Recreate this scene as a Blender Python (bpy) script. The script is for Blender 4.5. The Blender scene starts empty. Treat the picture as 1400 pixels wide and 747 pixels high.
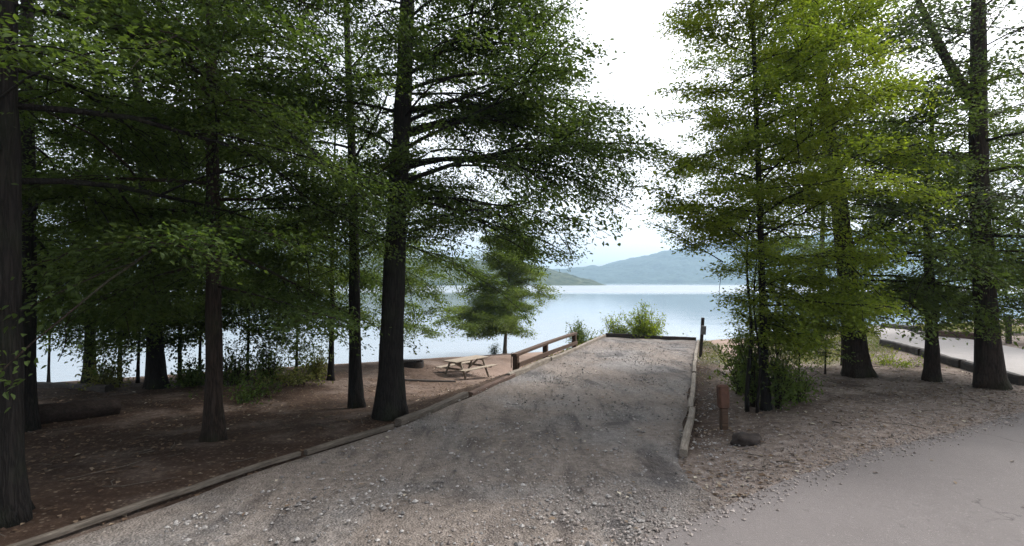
import bpy, math, random
import numpy as np

# ------------------------------------------------------------------ basics
random.seed(7)
RS = np.random.RandomState
scene = bpy.context.scene
COL = scene.collection
F = 700.0            # focal length in photo pixels (1400 px wide)
CX, HY = 700.0, 386.0
CAMZ = 2.6
LAKE = -2.4
UA = math.atan2(266, 700)
U = np.array([math.sin(UA), math.cos(UA)])      # direction of the gravel pad
V = np.array([math.cos(UA), -math.sin(UA)])     # to its right
PAD_L, PAD_R, PAD_END = -5.5, -0.42, 29.3
PAD_SL = -0.0186


def hash2(ix, iy, seed=0):
    h = (ix.astype(np.int64) * 374761393 + iy.astype(np.int64) * 668265263 + seed * 974711) & 0x7fffffff
    h = ((h ^ (h >> 13)) * 1274126177) & 0x7fffffff
    h = h ^ (h >> 16)
    return (h & 0xffff) / 65535.0


def vnoise(x, y, seed=0):
    x = np.asarray(x, float); y = np.asarray(y, float)
    ix, iy = np.floor(x), np.floor(y)
    fx, fy = x - ix, y - iy
    fx = fx * fx * (3 - 2 * fx); fy = fy * fy * (3 - 2 * fy)
    a = hash2(ix, iy, seed); b = hash2(ix + 1, iy, seed)
    c = hash2(ix, iy + 1, seed); d = hash2(ix + 1, iy + 1, seed)
    return (a * (1 - fx) + b * fx) * (1 - fy) + (c * (1 - fx) + d * fx) * fy


def fbm(x, y, seed=0, o=4):
    s, a, t = 0, 1.0, 0
    for k in range(o):
        s = s + a * vnoise(x * 2 ** k + 17.3 * k, y * 2 ** k - 9.1 * k, seed + k); t += a; a *= .5
    return s / t


def sstep(a, b, x):
    t = np.clip((np.asarray(x, float) - a) / (b - a), 0, 1)
    return t * t * (3 - 2 * t)


P_LEFT = ([-60, 9, 14, 19, 23, 27, 32, 36, 60, 4000], [0, -.05, -.25, -.6, -1.0, -1.5, -2.41, -3.0, -6, -6])
P_MID = ([-60, 9, 11, 16, 22, 27, 32.6, 40, 60, 4000], [0, -.05, -.25, -1.0, -1.93, -2.15, -2.41, -3.0, -6, -6])
P_RIGHT = ([-60, 12, 17, 22, 27, 32, 40, 60, 4000], [0, -.05, -.15, -.6, -1.6, -2.41, -3.0, -6, -6])


def smooth_profile(P):
    xs = np.arange(-60, 80, .25)
    ys = np.interp(xs, *P)
    k = np.ones(9) / 9
    yp = np.concatenate([np.full(4, ys[0]), ys, np.full(4, ys[-1])])
    return xs, np.convolve(yp, k, 'valid')


PL, PM, PR = map(smooth_profile, (P_LEFT, P_MID, P_RIGHT))


def pad_left_edge(s):
    return PAD_L - .6 * (1 - sstep(5, 9, s)) - .8 * (1 - sstep(-1, 5, s))


def st_of(x, y):
    return x * U[0] + y * U[1], x * V[0] + y * V[1]


def pad_z(s):
    return PAD_SL * s


def wild(x, y):
    """terrain without the pad"""
    x = np.asarray(x, float); y = np.asarray(y, float)
    s, t = st_of(x, y)
    w = -.42 * x + .9 * y + 1.0 * (fbm(x / 9, y / 9, 3, 2) - .5)
    zl, zm, zr = np.interp(w, *PL), np.interp(w, *PM), np.interp(w, *PR)
    kl = 1 - sstep(-14, -8, t)
    kr = sstep(1.5, 9, t)
    z = zm * (1 - kl) * (1 - kr) + zl * kl + zr * kr * (1 - kl)
    far = sstep(60, 300, np.hypot(x, y))
    z = z + .10 * (fbm(x / 2.3, y / 2.3, 5, 3) - .5) * sstep(4, 12, np.hypot(x, y)) * (1 - far)
    return z


def ground(x, y):
    x = np.asarray(x, float); y = np.asarray(y, float)
    s, t = st_of(x, y)
    z = wild(x, y)
    le = pad_left_edge(s)
    d = np.maximum(np.maximum(le - .35 - t, t - (PAD_R + .45)), s - PAD_END - .25)
    k = 1 - sstep(0, 1.5, d)
    k = k * sstep(-2, 5, s)
    zz = np.maximum(pad_z(s) - .05, z) * 0 + (pad_z(s) - .05)
    return z * (1 - k) + zz * k


def ray(px, py, d):
    return np.array([(px - CX) / F * d, d, CAMZ - (py - HY) / F * d])


def hit(px, py):
    """point where the sight line through photo pixel (px,py) meets the ground"""
    ds = np.arange(2.0, 90, .03)
    X = (px - CX) / F * ds; Z = CAMZ - (py - HY) / F * ds
    G = ground(X, ds)
    land = G > LAKE + .07
    last = np.nonzero(land)[0].max() if land.any() else 0
    i = min(np.argmax(Z <= G), last)
    return np.array([X[i], ds[i], G[i]])


def padpt(px, py):
    d = (CAMZ) / ((py - 399) / F)
    x, y = (px - CX) / F * d, d
    s, t = st_of(x, y)
    return np.array([x, y, float(pad_z(s))])


# ------------------------------------------------------------------ materials
MATS = {}


def nodes_of(name):
    m = bpy.data.materials.new(name); m.use_nodes = True
    nt = m.node_tree; nt.nodes.clear()
    out = nt.nodes.new('ShaderNodeOutputMaterial')
    return m, nt, out


class NB:
    def __init__(s, nt): s.nt = nt

    def n(s, typ, **kw):
        nd = s.nt.nodes.new(typ)
        for k, v in kw.items():
            if k == 'ins':
                for a, b in v.items():
                    if isinstance(b, bpy.types.NodeSocket): s.nt.links.new(b, nd.inputs[a])
                    else: nd.inputs[a].default_value = b
            else: setattr(nd, k, v)
        return nd

    def link(s, a, b): s.nt.links.new(a, b)

    def ramp(s, fac, stops, interp='LINEAR'):
        r = s.n('ShaderNodeValToRGB'); cr = r.color_ramp; cr.interpolation = interp
        while len(cr.elements) < len(stops): cr.elements.new(.5)
        for e, (p, c) in zip(cr.elements, stops):
            e.position = p; e.color = (*c, 1) if len(c) == 3 else c
        s.link(fac, r.inputs[0]); return r.outputs[0]

    def noise(s, vec, scale, detail=4, rough=.55, dist=0):
        nd = s.n('ShaderNodeTexNoise', ins={'Scale': scale, 'Detail': detail, 'Roughness': rough, 'Distortion': dist})
        if vec is not None: s.link(vec, nd.inputs['Vector'])
        return nd.outputs['Fac']

    def mix(s, fac, a, b, mode='MIX'):
        nd = s.n('ShaderNodeMix', data_type='RGBA', blend_type=mode)
        for sock, v in ((nd.inputs[0], fac), (nd.inputs[6], a), (nd.inputs[7], b)):
            if isinstance(v, bpy.types.NodeSocket): s.link(v, sock)
            elif isinstance(v, (int, float)): sock.default_value = v
            else: sock.default_value = (*v, 1)
        return nd.outputs[2]

    def math(s, op, a, b=0.0, clamp=False):
        nd = s.n('ShaderNodeMath', operation=op, use_clamp=clamp)
        for i, v in enumerate((a, b)):
            if isinstance(v, bpy.types.NodeSocket): s.link(v, nd.inputs[i])
            else: nd.inputs[i].default_value = v
        return nd.outputs[0]

    def bump(s, h, strength=.5, dist=.02, normal=None):
        nd = s.n('ShaderNodeBump', ins={'Strength': strength, 'Distance': dist})
        s.link(h, nd.inputs['Height'])
        if normal is not None: s.link(normal, nd.inputs['Normal'])
        return nd.outputs[0]


def leaf_mat(name, dark, mid, light, trans=.4, spec=.12):
    m, nt, out = nodes_of(name); b = NB(nt)
    a = b.n('ShaderNodeAttribute', attribute_name='tone')
    col = b.ramp(a.outputs['Fac'], [(0, dark), (.5, mid), (1, light)])
    geo = b.n('ShaderNodeNewGeometry')
    nz = b.noise(geo.outputs['Position'], .55, 3)
    col = b.mix(b.ramp(nz, [(.35, (0, 0, 0)), (.7, (.55, .55, .55))]), col, light)
    col = b.mix(b.math('MULTIPLY', geo.outputs['Backfacing'], .35), col, (mid[0] * 1.2 + .015, mid[1] * 1.1 + .015, mid[2] * 1.1 + .012))
    p = b.n('ShaderNodeBsdfPrincipled', ins={'Base Color': col, 'Roughness': .55, 'Specular IOR Level': spec})
    tcol = b.mix(1.0, col, (1.35, 1.4, .55), 'MULTIPLY')
    t = b.n('ShaderNodeBsdfTranslucent', ins={'Color': tcol})
    mx = b.n('ShaderNodeMixShader', ins={0: trans, 1: p.outputs[0], 2: t.outputs[0]})
    b.link(mx.outputs[0], out.inputs[0]); return m


def bark_mat(name, c0, c1, moss=0.0, scale=1.0):
    m, nt, out = nodes_of(name); b = NB(nt)
    tc = b.n('ShaderNodeTexCoord')
    mp = b.n('ShaderNodeMapping', ins={'Vector': tc.outputs['Object'], 'Scale': (15 * scale, 15 * scale, 1.5 * scale)})
    wob = b.n('ShaderNodeTexNoise', ins={'Vector': mp.outputs[0], 'Scale': 1.4, 'Detail': 3.0})
    vm = b.n('ShaderNodeVectorMath', operation='MULTIPLY_ADD'); b.link(wob.outputs['Color'], vm.inputs[0]); vm.inputs[1].default_value = (1.6, 1.6, 1.6); b.link(mp.outputs[0], vm.inputs[2])
    v = b.n('ShaderNodeTexVoronoi', feature='DISTANCE_TO_EDGE', ins={'Vector': vm.outputs[0], 'Scale': 1.3})
    n1 = b.noise(mp.outputs[0], 2.2, 6, .65, .6)
    h = b.math('ADD', b.math('MULTIPLY', b.ramp(v.outputs['Distance'], [(0, (0, 0, 0)), (.25, (1, 1, 1))]), .35), b.math('MULTIPLY', n1, .7))
    col = b.ramp(h, [(.2, c0), (.85, c1)])
    n2 = b.noise(tc.outputs['Object'], 1.1, 4)
    col = b.mix(b.ramp(n2, [(.5, (0, 0, 0)), (.72, (moss,) * 3)]), col, (.045, .06, .03))
    p = b.n('ShaderNodeBsdfPrincipled', ins={'Base Color': col, 'Roughness': .9, 'Specular IOR Level': .15,
                                             'Normal': b.bump(h, .9, .025)})
    b.link(p.outputs[0], out.inputs[0]); return m


def wood_mat(name, c0, c1, c2, axis_scale=(1.2, 16, 16), rough=.8):
    m, nt, out = nodes_of(name); b = NB(nt)
    tc = b.n('ShaderNodeTexCoord')
    mp = b.n('ShaderNodeMapping', ins={'Vector': tc.outputs['Object'], 'Scale': axis_scale})
    n1 = b.noise(mp.outputs[0], 2.5, 6, .7, .8)
    col = b.ramp(n1, [(.28, c0), (.52, c1), (.78, c2)])
    n2 = b.noise(tc.outputs['Object'], 3.0, 5)
    col = b.mix(b.ramp(n2, [(.45, (0, 0, 0)), (.8, (.6, .6, .6))]), col, c0)
    p = b.n('ShaderNodeBsdfPrincipled', ins={'Base Color': col, 'Roughness': rough, 'Specular IOR Level': .2,
                                             'Normal': b.bump(n1, .5, .01)})
    b.link(p.outputs[0], out.inputs[0]); return m


def plain_mat(name, c0, c1, scale=8, rough=.7, metal=0, bump=.3):
    m, nt, out = nodes_of(name); b = NB(nt)
    tc = b.n('ShaderNodeTexCoord')
    n1 = b.noise(tc.outputs['Object'], scale, 6, .65)
    col = b.ramp(n1, [(.3, c0), (.7, c1)])
    p = b.n('ShaderNodeBsdfPrincipled', ins={'Base Color': col, 'Roughness': rough, 'Metallic': metal, 'Specular IOR Level': .3,
                                             'Normal': b.bump(n1, bump, .02)})
    b.link(p.outputs[0], out.inputs[0]); return m


def ground_mat():
    m, nt, out = nodes_of('ground_soil'); b = NB(nt)
    geo = b.n('ShaderNodeNewGeometry'); pos = geo.outputs['Position']
    at = b.n('ShaderNodeAttribute', attribute_name='zone')
    sep = b.n('ShaderNodeSeparateColor'); b.link(at.outputs['Color'], sep.inputs[0])
    grass, sand, pale = sep.outputs[0], sep.outputs[1], sep.outputs[2]
    n1 = b.noise(pos, .9, 5, .6); n2 = b.noise(pos, 7, 6, .7); n3 = b.noise(pos, 38, 4, .7)
    soil = b.ramp(b.math('ADD', b.math('MULTIPLY', n1, .5), b.math('MULTIPLY', n2, .5)),
                  [(.3, (.022, .014, .010)), (.5, (.045, .028, .020)), (.68, (.085, .056, .040))])
    vo = b.n('ShaderNodeTexVoronoi', ins={'Vector': pos, 'Scale': 16.0, 'Randomness': 1.0})
    litter = b.mix(b.ramp(vo.outputs['Distance'], [(.25, (.75, .75, .75)), (.42, (0, 0, 0))]), soil,
                   b.ramp(vo.outputs['Color'], [(.2, (.07, .045, .03)), (.5, (.16, .115, .08)), (.9, (.30, .25, .20))]))
    soil = b.mix(b.ramp(n2, [(.42, (.1, .1, .1)), (.62, (.8, .8, .8))]), soil, litter)
    palec = b.ramp(b.math('ADD', b.math('MULTIPLY', n2, .55), b.math('MULTIPLY', n3, .45)),
                   [(.32, (.075, .055, .045)), (.5, (.21, .168, .145)), (.68, (.42, .365, .33))])
    col = b.mix(pale, soil, palec)
    sandc = b.ramp(b.math('ADD', b.math('MULTIPLY', n1, .6), b.math('MULTIPLY', n3, .4)),
                   [(.3, (.15, .105, .085)), (.7, (.29, .215, .175))])
    col = b.mix(sand, col, sandc)
    grassc = b.ramp(b.math('ADD', b.math('MULTIPLY', n1, .4), b.math('MULTIPLY', n3, .6)),
                    [(.3, (.03, .04, .015)), (.55, (.085, .10, .03)), (.75, (.16, .165, .05))])
    col = b.mix(b.math('MULTIPLY', grass, b.ramp(n2, [(.3, (.35, .35, .35)), (.6, (1, 1, 1))])), col, grassc)
    h = b.math('ADD', b.math('MULTIPLY', n2, .6), b.math('MULTIPLY', n3, .35))
    p = b.n('ShaderNodeBsdfPrincipled', ins={'Base Color': col, 'Roughness': .95, 'Specular IOR Level': .1, 'Normal': b.bump(h, .9, .06)})
    b.link(p.outputs[0], out.inputs[0]); return m


def gravel_mat():
    m, nt, out = nodes_of('pad_gravel'); b = NB(nt)
    geo = b.n('ShaderNodeNewGeometry'); pos = geo.outputs['Position']
    n0 = b.noise(pos, .35, 3, .5, .4); n2 = b.noise(pos, 9, 5, .7); n3 = b.noise(pos, 45, 3, .7)
    mp = b.n('ShaderNodeMapping', ins={'Vector': pos, 'Scale': (1.7, .55, 1), 'Rotation': (0, 0, UA + .35)})
    n1 = b.noise(mp.outputs[0], 1.0, 6, .62, .9)
    v = b.n('ShaderNodeTexVoronoi', ins={'Vector': pos, 'Scale': 34.0})
    v2 = b.n('ShaderNodeTexVoronoi', ins={'Vector': pos, 'Scale': 13.0})
    base = b.ramp(b.math('ADD', b.math('MULTIPLY', n2, .5), b.math('MULTIPLY', n3, .5)),
                  [(.3, (.09, .085, .082)), (.5, (.20, .186, .18)), (.7, (.34, .32, .31))])
    stones = b.ramp(v.outputs['Color'], [(.15, (.08, .076, .076)), (.5, (.215, .20, .195)), (.95, (.45, .43, .42))])
    col = b.mix(b.ramp(v.outputs['Distance'], [(.2, (.8, .8, .8)), (.5, (.1, .1, .1))]), base, stones)
    dirt = b.ramp(n2, [(.3, (.115, .092, .078)), (.7, (.25, .208, .18))])
    col = b.mix(b.ramp(n0, [(.36, (.1, .1, .1)), (.52, (.85, .85, .85))]), col, dirt)
    damp = b.ramp(b.math('ADD', b.math('MULTIPLY', n1, .7), b.math('MULTIPLY', n0, .3)), [(.38, (.40, .40, .42)), (.47, (.8, .8, .8)), (.56, (1, 1, 1))])
    col = b.mix(1.0, col, damp, 'MULTIPLY')
    # pale leaf and chip flecks
    col = b.mix(b.ramp(v2.outputs['Distance'], [(.10, (.55, .55, .55)), (.2, (0, 0, 0))]), col,
                b.ramp(v2.outputs['Color'], [(.3, (.05, .045, .04)), (.6, (.2, .18, .15)), (.9, (.42, .39, .34))]))
    h = b.math('ADD', b.math('ADD', b.math('MULTIPLY', v.outputs['Distance'], -.5), b.math('MULTIPLY', n2, .7)), b.math('MULTIPLY', n1, .6))
    p = b.n('ShaderNodeBsdfPrincipled', ins={'Base Color': col, 'Roughness': .9, 'Specular IOR Level': .2, 'Normal': b.bump(h, .9, .05)})
    b.link(p.outputs[0], out.inputs[0]); return m


def asphalt_mat(name, lo, hi):
    m, nt, out = nodes_of(name); b = NB(nt)
    geo = b.n('ShaderNodeNewGeometry'); pos = geo.outputs['Position']
    n1 = b.noise(pos, .5, 5, .6, .4); n2 = b.noise(pos, 70, 4, .75); n3 = b.noise(pos, 5, 5, .65)
    v = b.n('ShaderNodeTexVoronoi', ins={'Vector': pos, 'Scale': 75.0})
    f = b.math('ADD', b.math('ADD', b.math('MULTIPLY', n1, .4), b.math('MULTIPLY', n2, .35)), b.math('MULTIPLY', n3, .25))
    col = b.ramp(f, [(.32, lo), (.68, hi)])
    col = b.mix(b.ramp(v.outputs['Color'], [(.82, (0, 0, 0)), (.97, (.4, .4, .4))]), col, tuple(c * 1.8 for c in hi))
    col = b.mix(b.ramp(n3, [(.60, (0, 0, 0)), (.72, (.4, .4, .4))]), col, tuple(c * .55 for c in lo))
    wob = b.n('ShaderNodeTexNoise', ins={'Vector': pos, 'Scale': 1.7, 'Detail': 5.0})
    vm = b.n('ShaderNodeVectorMath', operation='MULTIPLY_ADD'); b.link(wob.outputs['Color'], vm.inputs[0]); vm.inputs[1].default_value = (1.5, 1.5, 0); b.link(pos, vm.inputs[2])
    cr = b.n('ShaderNodeTexVoronoi', feature='DISTANCE_TO_EDGE', ins={'Vector': vm.outputs[0], 'Scale': .28})
    crack = b.math('MULTIPLY', b.ramp(cr.outputs['Distance'], [(.0, (1, 1, 1)), (.006, (0, 0, 0))]), b.ramp(n1, [(.45, (0, 0, 0)), (.55, (.7, .7, .7))]))
    col = b.mix(crack, col, (.02, .018, .018))
    h = b.math('SUBTRACT', b.math('ADD', n2, b.math('MULTIPLY', v.outputs['Distance'], .5)), crack)
    p = b.n('ShaderNodeBsdfPrincipled', ins={'Base Color': col, 'Roughness': .85, 'Specular IOR Level': .25, 'Normal': b.bump(h, .5, .01)})
    b.link(p.outputs[0], out.inputs[0]); return m


def water_mat():
    m, nt, out = nodes_of('lake_water'); b = NB(nt)
    geo = b.n('ShaderNodeNewGeometry'); pos = geo.outputs['Position']
    mp = b.n('ShaderNodeMapping', ins={'Vector': pos, 'Scale': (.5, 1.0, 1.0), 'Rotation': (0, 0, math.radians(15))})
    n1 = b.noise(mp.outputs[0], 1.6, 4, .6); n2 = b.noise(mp.outputs[0], .22, 3, .5)
    # wind: still water near the shore, a ruffled band far out
    sx = b.n('ShaderNodeSeparateXYZ'); b.link(pos, sx.inputs[0])
    wob = b.math('MULTIPLY', b.noise(b.n('ShaderNodeMapping', ins={'Vector': pos, 'Scale': (.004, .012, 1)}).outputs[0], 1.0, 3), 90)
    d = b.math('ADD', sx.outputs[1], wob)
    band = b.ramp(b.math('DIVIDE', d, 1000.0), [(.25, (0, 0, 0)), (.31, (1, 1, 1)), (.86, (1, 1, 1)), (.9, (.3, .3, .3))])
    h = b.math('ADD', b.math('MULTIPLY', n1, .3), b.math('MULTIPLY', n2, .7))
    st = b.math('ADD', .22, b.math('MULTIPLY', band, .9))
    bp = b.n('ShaderNodeBump', ins={'Distance': .12, 'Height': h, 'Strength': st})
    ro = b.math('ADD', .06, b.math('MULTIPLY', band, .25))
    p = b.n('ShaderNodeBsdfPrincipled', ins={'Base Color': (.14, .17, .20, 1), 'Roughness': ro, 'IOR': 1.45, 'Specular IOR Level': .5,
                                             'Normal': bp.outputs[0]})
    b.link(p.outputs[0], out.inputs[0]); return m


def hill_mat(name, c0, c1):
    m, nt, out = nodes_of(name); b = NB(nt)
    geo = b.n('ShaderNodeNewGeometry'); pos = geo.outputs['Position']
    n1 = b.noise(pos, .07, 5, .65); n2 = b.noise(pos, .012, 3)
    col = b.ramp(b.math('ADD', b.math('MULTIPLY', n1, .7), b.math('MULTIPLY', n2, .3)), [(.35, c0), (.68, c1)])
    p = b.n('ShaderNodeBsdfPrincipled', ins={'Base Color': col, 'Roughness': .95, 'Specular IOR Level': .05, 'Normal': b.bump(n1, .8, 4.0)})
    b.link(p.outputs[0], out.inputs[0]); return m


M = dict(
    soil=ground_mat(), gravel=gravel_mat(),
    asphalt=asphalt_mat('road_asphalt', (.105, .093, .091), (.150, .134, .132)),
    lane=asphalt_mat('lane_asphalt', (.20, .185, .18), (.28, .26, .25)),
    water=water_mat(),
    head=hill_mat('headland_forest', (.010, .024, .010), (.09, .10, .055)),
    mount=hill_mat('mountain_forest', (.010, .028, .026), (.055, .082, .066)),
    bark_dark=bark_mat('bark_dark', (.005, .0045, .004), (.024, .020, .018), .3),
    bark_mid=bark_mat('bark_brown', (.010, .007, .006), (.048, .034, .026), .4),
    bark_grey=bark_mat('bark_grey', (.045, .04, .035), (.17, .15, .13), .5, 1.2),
    leaf_dark=leaf_mat('leaves_dark', (.023, .042, .014), (.047, .078, .022), (.088, .122, .034), .48),
    leaf_mid=leaf_mat('leaves_mid', (.032, .054, .018), (.068, .104, .030), (.122, .158, .044), .48),
    leaf_light=leaf_mat('leaves_light', (.055, .088, .014), (.118, .166, .024), (.205, .240, .036), .5),
    leaf_beach=leaf_mat('leaves_beach', (.045, .070, .020), (.090, .128, .036), (.15, .19, .055), .5),
    leaf_grey=leaf_mat('leaves_greygreen', (.026, .044, .024), (.056, .082, .042), (.100, .130, .070), .38),
    timber_pale=wood_mat('timber_weathered', (.08, .065, .052), (.20, .17, .14), (.34, .30, .25)),
    timber_dull=wood_mat('timber_dull', (.035, .028, .023), (.10, .083, .068), (.19, .165, .14)),
    timber_dark=wood_mat('timber_dark', (.012, .010, .009), (.04, .032, .027), (.085, .07, .06)),
    timber_red=wood_mat('timber_reddish', (.04, .026, .02), (.11, .07, .055), (.19, .13, .10)),
    table_wood=wood_mat('table_boards', (.13, .105, .08), (.25, .205, .16), (.36, .31, .25)),
    fence_wood=wood_mat('fence_brown', (.03, .018, .012), (.075, .045, .03), (.13, .085, .06)),
    log=wood_mat('old_log', (.010, .007, .006), (.03, .02, .016), (.07, .05, .04), (1, 9, 9)),
    rust=plain_mat('rusty_paint', (.05, .024, .016), (.12, .058, .038), 9, .8),
    steel=plain_mat('sooty_steel', (.01, .009, .009), (.05, .038, .032), 14, .6, .5),
    greybox=plain_mat('grey_box', (.09, .09, .095), (.18, .18, .19), 9, .6),
    rock_dark=plain_mat('dark_stone', (.018, .014, .012), (.065, .05, .045), 7, .9, 0, .8),
    rock=plain_mat('pale_stone', (.12, .11, .10), (.34, .31, .29), 6, .9, 0, .8),
    grassblade=leaf_mat('grass_blades', (.05, .065, .018), (.11, .125, .035), (.22, .20, .075), .35, .15),
    litter=None,
)


def litter_mat():
    m, nt, out = nodes_of('fallen_leaf'); b = NB(nt)
    a = b.n('ShaderNodeAttribute', attribute_name='tone')
    col = b.ramp(a.outputs['Fac'], [(0, (.05, .03, .02)), (.4, (.13, .085, .055)), (.75, (.24, .19, .14)), (1, (.42, .38, .31))])
    p = b.n('ShaderNodeBsdfPrincipled', ins={'Base Color': col, 'Roughness': .8, 'Specular IOR Level': .2})
    b.link(p.outputs[0], out.inputs[0]); return m


M['litter'] = litter_mat()


def stone_mat(name, c):
    m, nt, out = nodes_of(name); b = NB(nt)
    a = b.n('ShaderNodeAttribute', attribute_name='tone')
    col = b.ramp(a.outputs['Fac'], list(zip((0, .5, 1), c)))
    p = b.n('ShaderNodeBsdfPrincipled', ins={'Base Color': col, 'Roughness': .85, 'Specular IOR Level': .25})
    b.link(p.outputs[0], out.inputs[0]); return m


M['stones'] = stone_mat('loose_gravel', [(.06, .056, .056), (.16, .148, .143), (.36, .34, .325)])
M['grit'] = stone_mat('roadside_grit', [(.06, .05, .045), (.15, .125, .115), (.33, .29, .27)])


# ------------------------------------------------------------------ mesh helpers


def mesh_obj(name, verts, quads=None, tris=None, mat=None, parent=None, smooth=False, tone=None, loc=None, rotz=0):
    verts = np.asarray(verts, np.float32)
    q = np.zeros((0, 4), np.int32) if quads is None or len(quads) == 0 else np.asarray(quads, np.int32)
    t = np.zeros((0, 3), np.int32) if tris is None or len(tris) == 0 else np.asarray(tris, np.int32)
    me = bpy.data.meshes.new(name)
    me.vertices.add(len(verts)); me.vertices.foreach_set('co', verts.ravel())
    li = np.concatenate([q.ravel(), t.ravel()])
    me.loops.add(len(li)); me.loops.foreach_set('vertex_index', li)
    n = len(q) + len(t)
    me.polygons.add(n)
    starts = np.concatenate([np.arange(len(q)) * 4, len(q) * 4 + np.arange(len(t)) * 3]).astype(np.int32)
    me.polygons.foreach_set('loop_start', starts)
    me.polygons.foreach_set('use_smooth', np.full(n, smooth))
    me.update(calc_edges=True)
    if tone is not None:
        at = me.attributes.new('tone', 'FLOAT', 'FACE'); at.data.foreach_set('value', np.asarray(tone, np.float32))
    if mat: me.materials.append(mat)
    o = bpy.data.objects.new(name, me); COL.objects.link(o)
    if parent is not None: o.parent = parent
    if loc is not None: o.location = loc
    o.rotation_euler.z = rotz
    return o


def tag(o, label=None, cat=None, group=None, kind=None):
    if label: o['label'] = label
    if cat: o['category'] = cat
    if group: o['group'] = group
    if kind: o['kind'] = kind
    return o


def empty(name, loc=(0, 0, 0), rotz=0):
    o = bpy.data.objects.new(name, None); o.empty_display_size = .2
    COL.objects.link(o); o.location = loc; o.rotation_euler.z = rotz
    return o


class Geo:
    """collects tubes, boards and lumps of ONE part"""

    def __init__(s): s.v, s.q, s.t, s.n = [], [], [], 0

    def add(s, v, q=(), t=()):
        v = np.asarray(v, float)
        if len(q): s.q.append(np.asarray(q, int) + s.n)
        if len(t): s.t.append(np.asarray(t, int) + s.n)
        s.v.append(v); s.n += len(v)

    def tube(s, pts, rad, sides=8, cap=True, rough=None, rs=None):
        pts = np.asarray(pts, float); n = len(pts)
        rad = np.broadcast_to(np.asarray(rad, float), (n,))
        tan = np.gradient(pts, axis=0); tan /= np.linalg.norm(tan, axis=1)[:, None] + 1e-9
        mean = tan.mean(0)
        ref = np.array([1.0, 0, 0]) if abs(mean[2]) > .8 else np.array([0, 0, 1.0])
        a = np.cross(tan, ref); a /= np.linalg.norm(a, axis=1)[:, None] + 1e-9
        b = np.cross(tan, a)
        th = np.arange(sides) / sides * 2 * np.pi
        R = rad[:, None] * np.ones((n, sides))
        if rough is not None: R = R * rough
        v = pts[:, None] + R[:, :, None] * (a[:, None] * np.cos(th)[None, :, None] + b[:, None] * np.sin(th)[None, :, None])
        v = v.reshape(-1, 3)
        i = np.arange(n - 1)[:, None] * sides; j = np.arange(sides)[None]
        j2 = (j + 1) % sides
        q = np.stack([i + j, i + j2, i + sides + j2, i + sides + j], -1).reshape(-1, 4)
        t = []
        if cap:
            v = np.vstack([v, pts[0], pts[-1]]); c0, c1 = n * sides, n * sides + 1
            e = (n - 1) * sides
            t = [(c0, (k + 1) % sides, k) for k in range(sides)] + [(c1, e + k, e + (k + 1) % sides) for k in range(sides)]
        s.add(v, q, t)

    def board(s, p0, p1, w, h, up=(0, 0, 1), bev=.006):
        """bevelled timber of section w x h (h along up) between two end points"""
        p0, p1, up = np.array(p0, float), np.array(p1, float), np.array(up, float)
        d = p1 - p0; L = np.linalg.norm(d); d /= L
        sd = np.cross(d, up); sd /= np.linalg.norm(sd); u = np.cross(sd, d)
        a, c = w / 2, h / 2; k = min(bev, a * .4, c * .4)
        prof = [(-a + k, -c), (a - k, -c), (a, -c + k), (a, c - k), (a - k, c), (-a + k, c), (-a, c - k), (-a, -c + k)]
        v = []
        for e, ins in ((0, k), (k, 0), (L - k, 0), (L, k)):
            for (x, y) in prof:
                fx = 1 - ins / a; fy = 1 - ins / c
                v.append(p0 + d * e + sd * x * fx + u * y * fy)
        q = []
        for r in range(3):
            for j in range(8):
                j2 = (j + 1) % 8
                q.append((r * 8 + j, r * 8 + j2, r * 8 + 8 + j2, r * 8 + 8 + j))
        q += [(0, 7, 6, 1)[::1], (1, 6, 5, 2), (2, 5, 4, 3)]
        q += [(25, 30, 31, 24), (26, 29, 30, 25), (27, 28, 29, 26)]
        s.add(v, q)

    def lump(s, c, r, seed=0, n=10, flat=1.0, amp=.25):
        rs = RS(seed)
        lat = np.linspace(0, np.pi, n); lon = np.arange(2 * n) / (2 * n) * 2 * np.pi
        A, B = np.meshgrid(lat, lon, indexing='ij')
        d = np.stack([np.sin(A) * np.cos(B), np.sin(A) * np.sin(B), np.cos(A)], -1)
        m = np.ones(A.shape)
        for k in range(9):
            ax = rs.normal(size=3); ax /= np.linalg.norm(ax)
            m -= amp * .55 * np.maximum(0, d @ ax - .55 - .25 * rs.rand())
            m += amp * .12 * np.sin(d @ ax * (4 + 5 * rs.rand()) + 6 * rs.rand())
        v = (d * m[..., None] * np.asarray(r) * np.array([1, 1, flat]) + np.asarray(c)).reshape(-1, 3)
        W = 2 * n
        q = [(i * W + j, (i + 1) * W + j, (i + 1) * W + (j + 1) % W, i * W + (j + 1) % W) for i in range(n - 1) for j in range(W)]
        s.add(v, q)

    def build(s, name, mat, parent=None, smooth=False, **kw):
        return mesh_obj(name, np.vstack(s.v), np.vstack(s.q) if s.q else None, np.vstack(s.t) if s.t else None, mat, parent, smooth, **kw)


# ------------------------------------------------------------------ foliage


def norm(a): return a / (np.linalg.norm(a, axis=-1, keepdims=True) + 1e-9)


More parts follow.
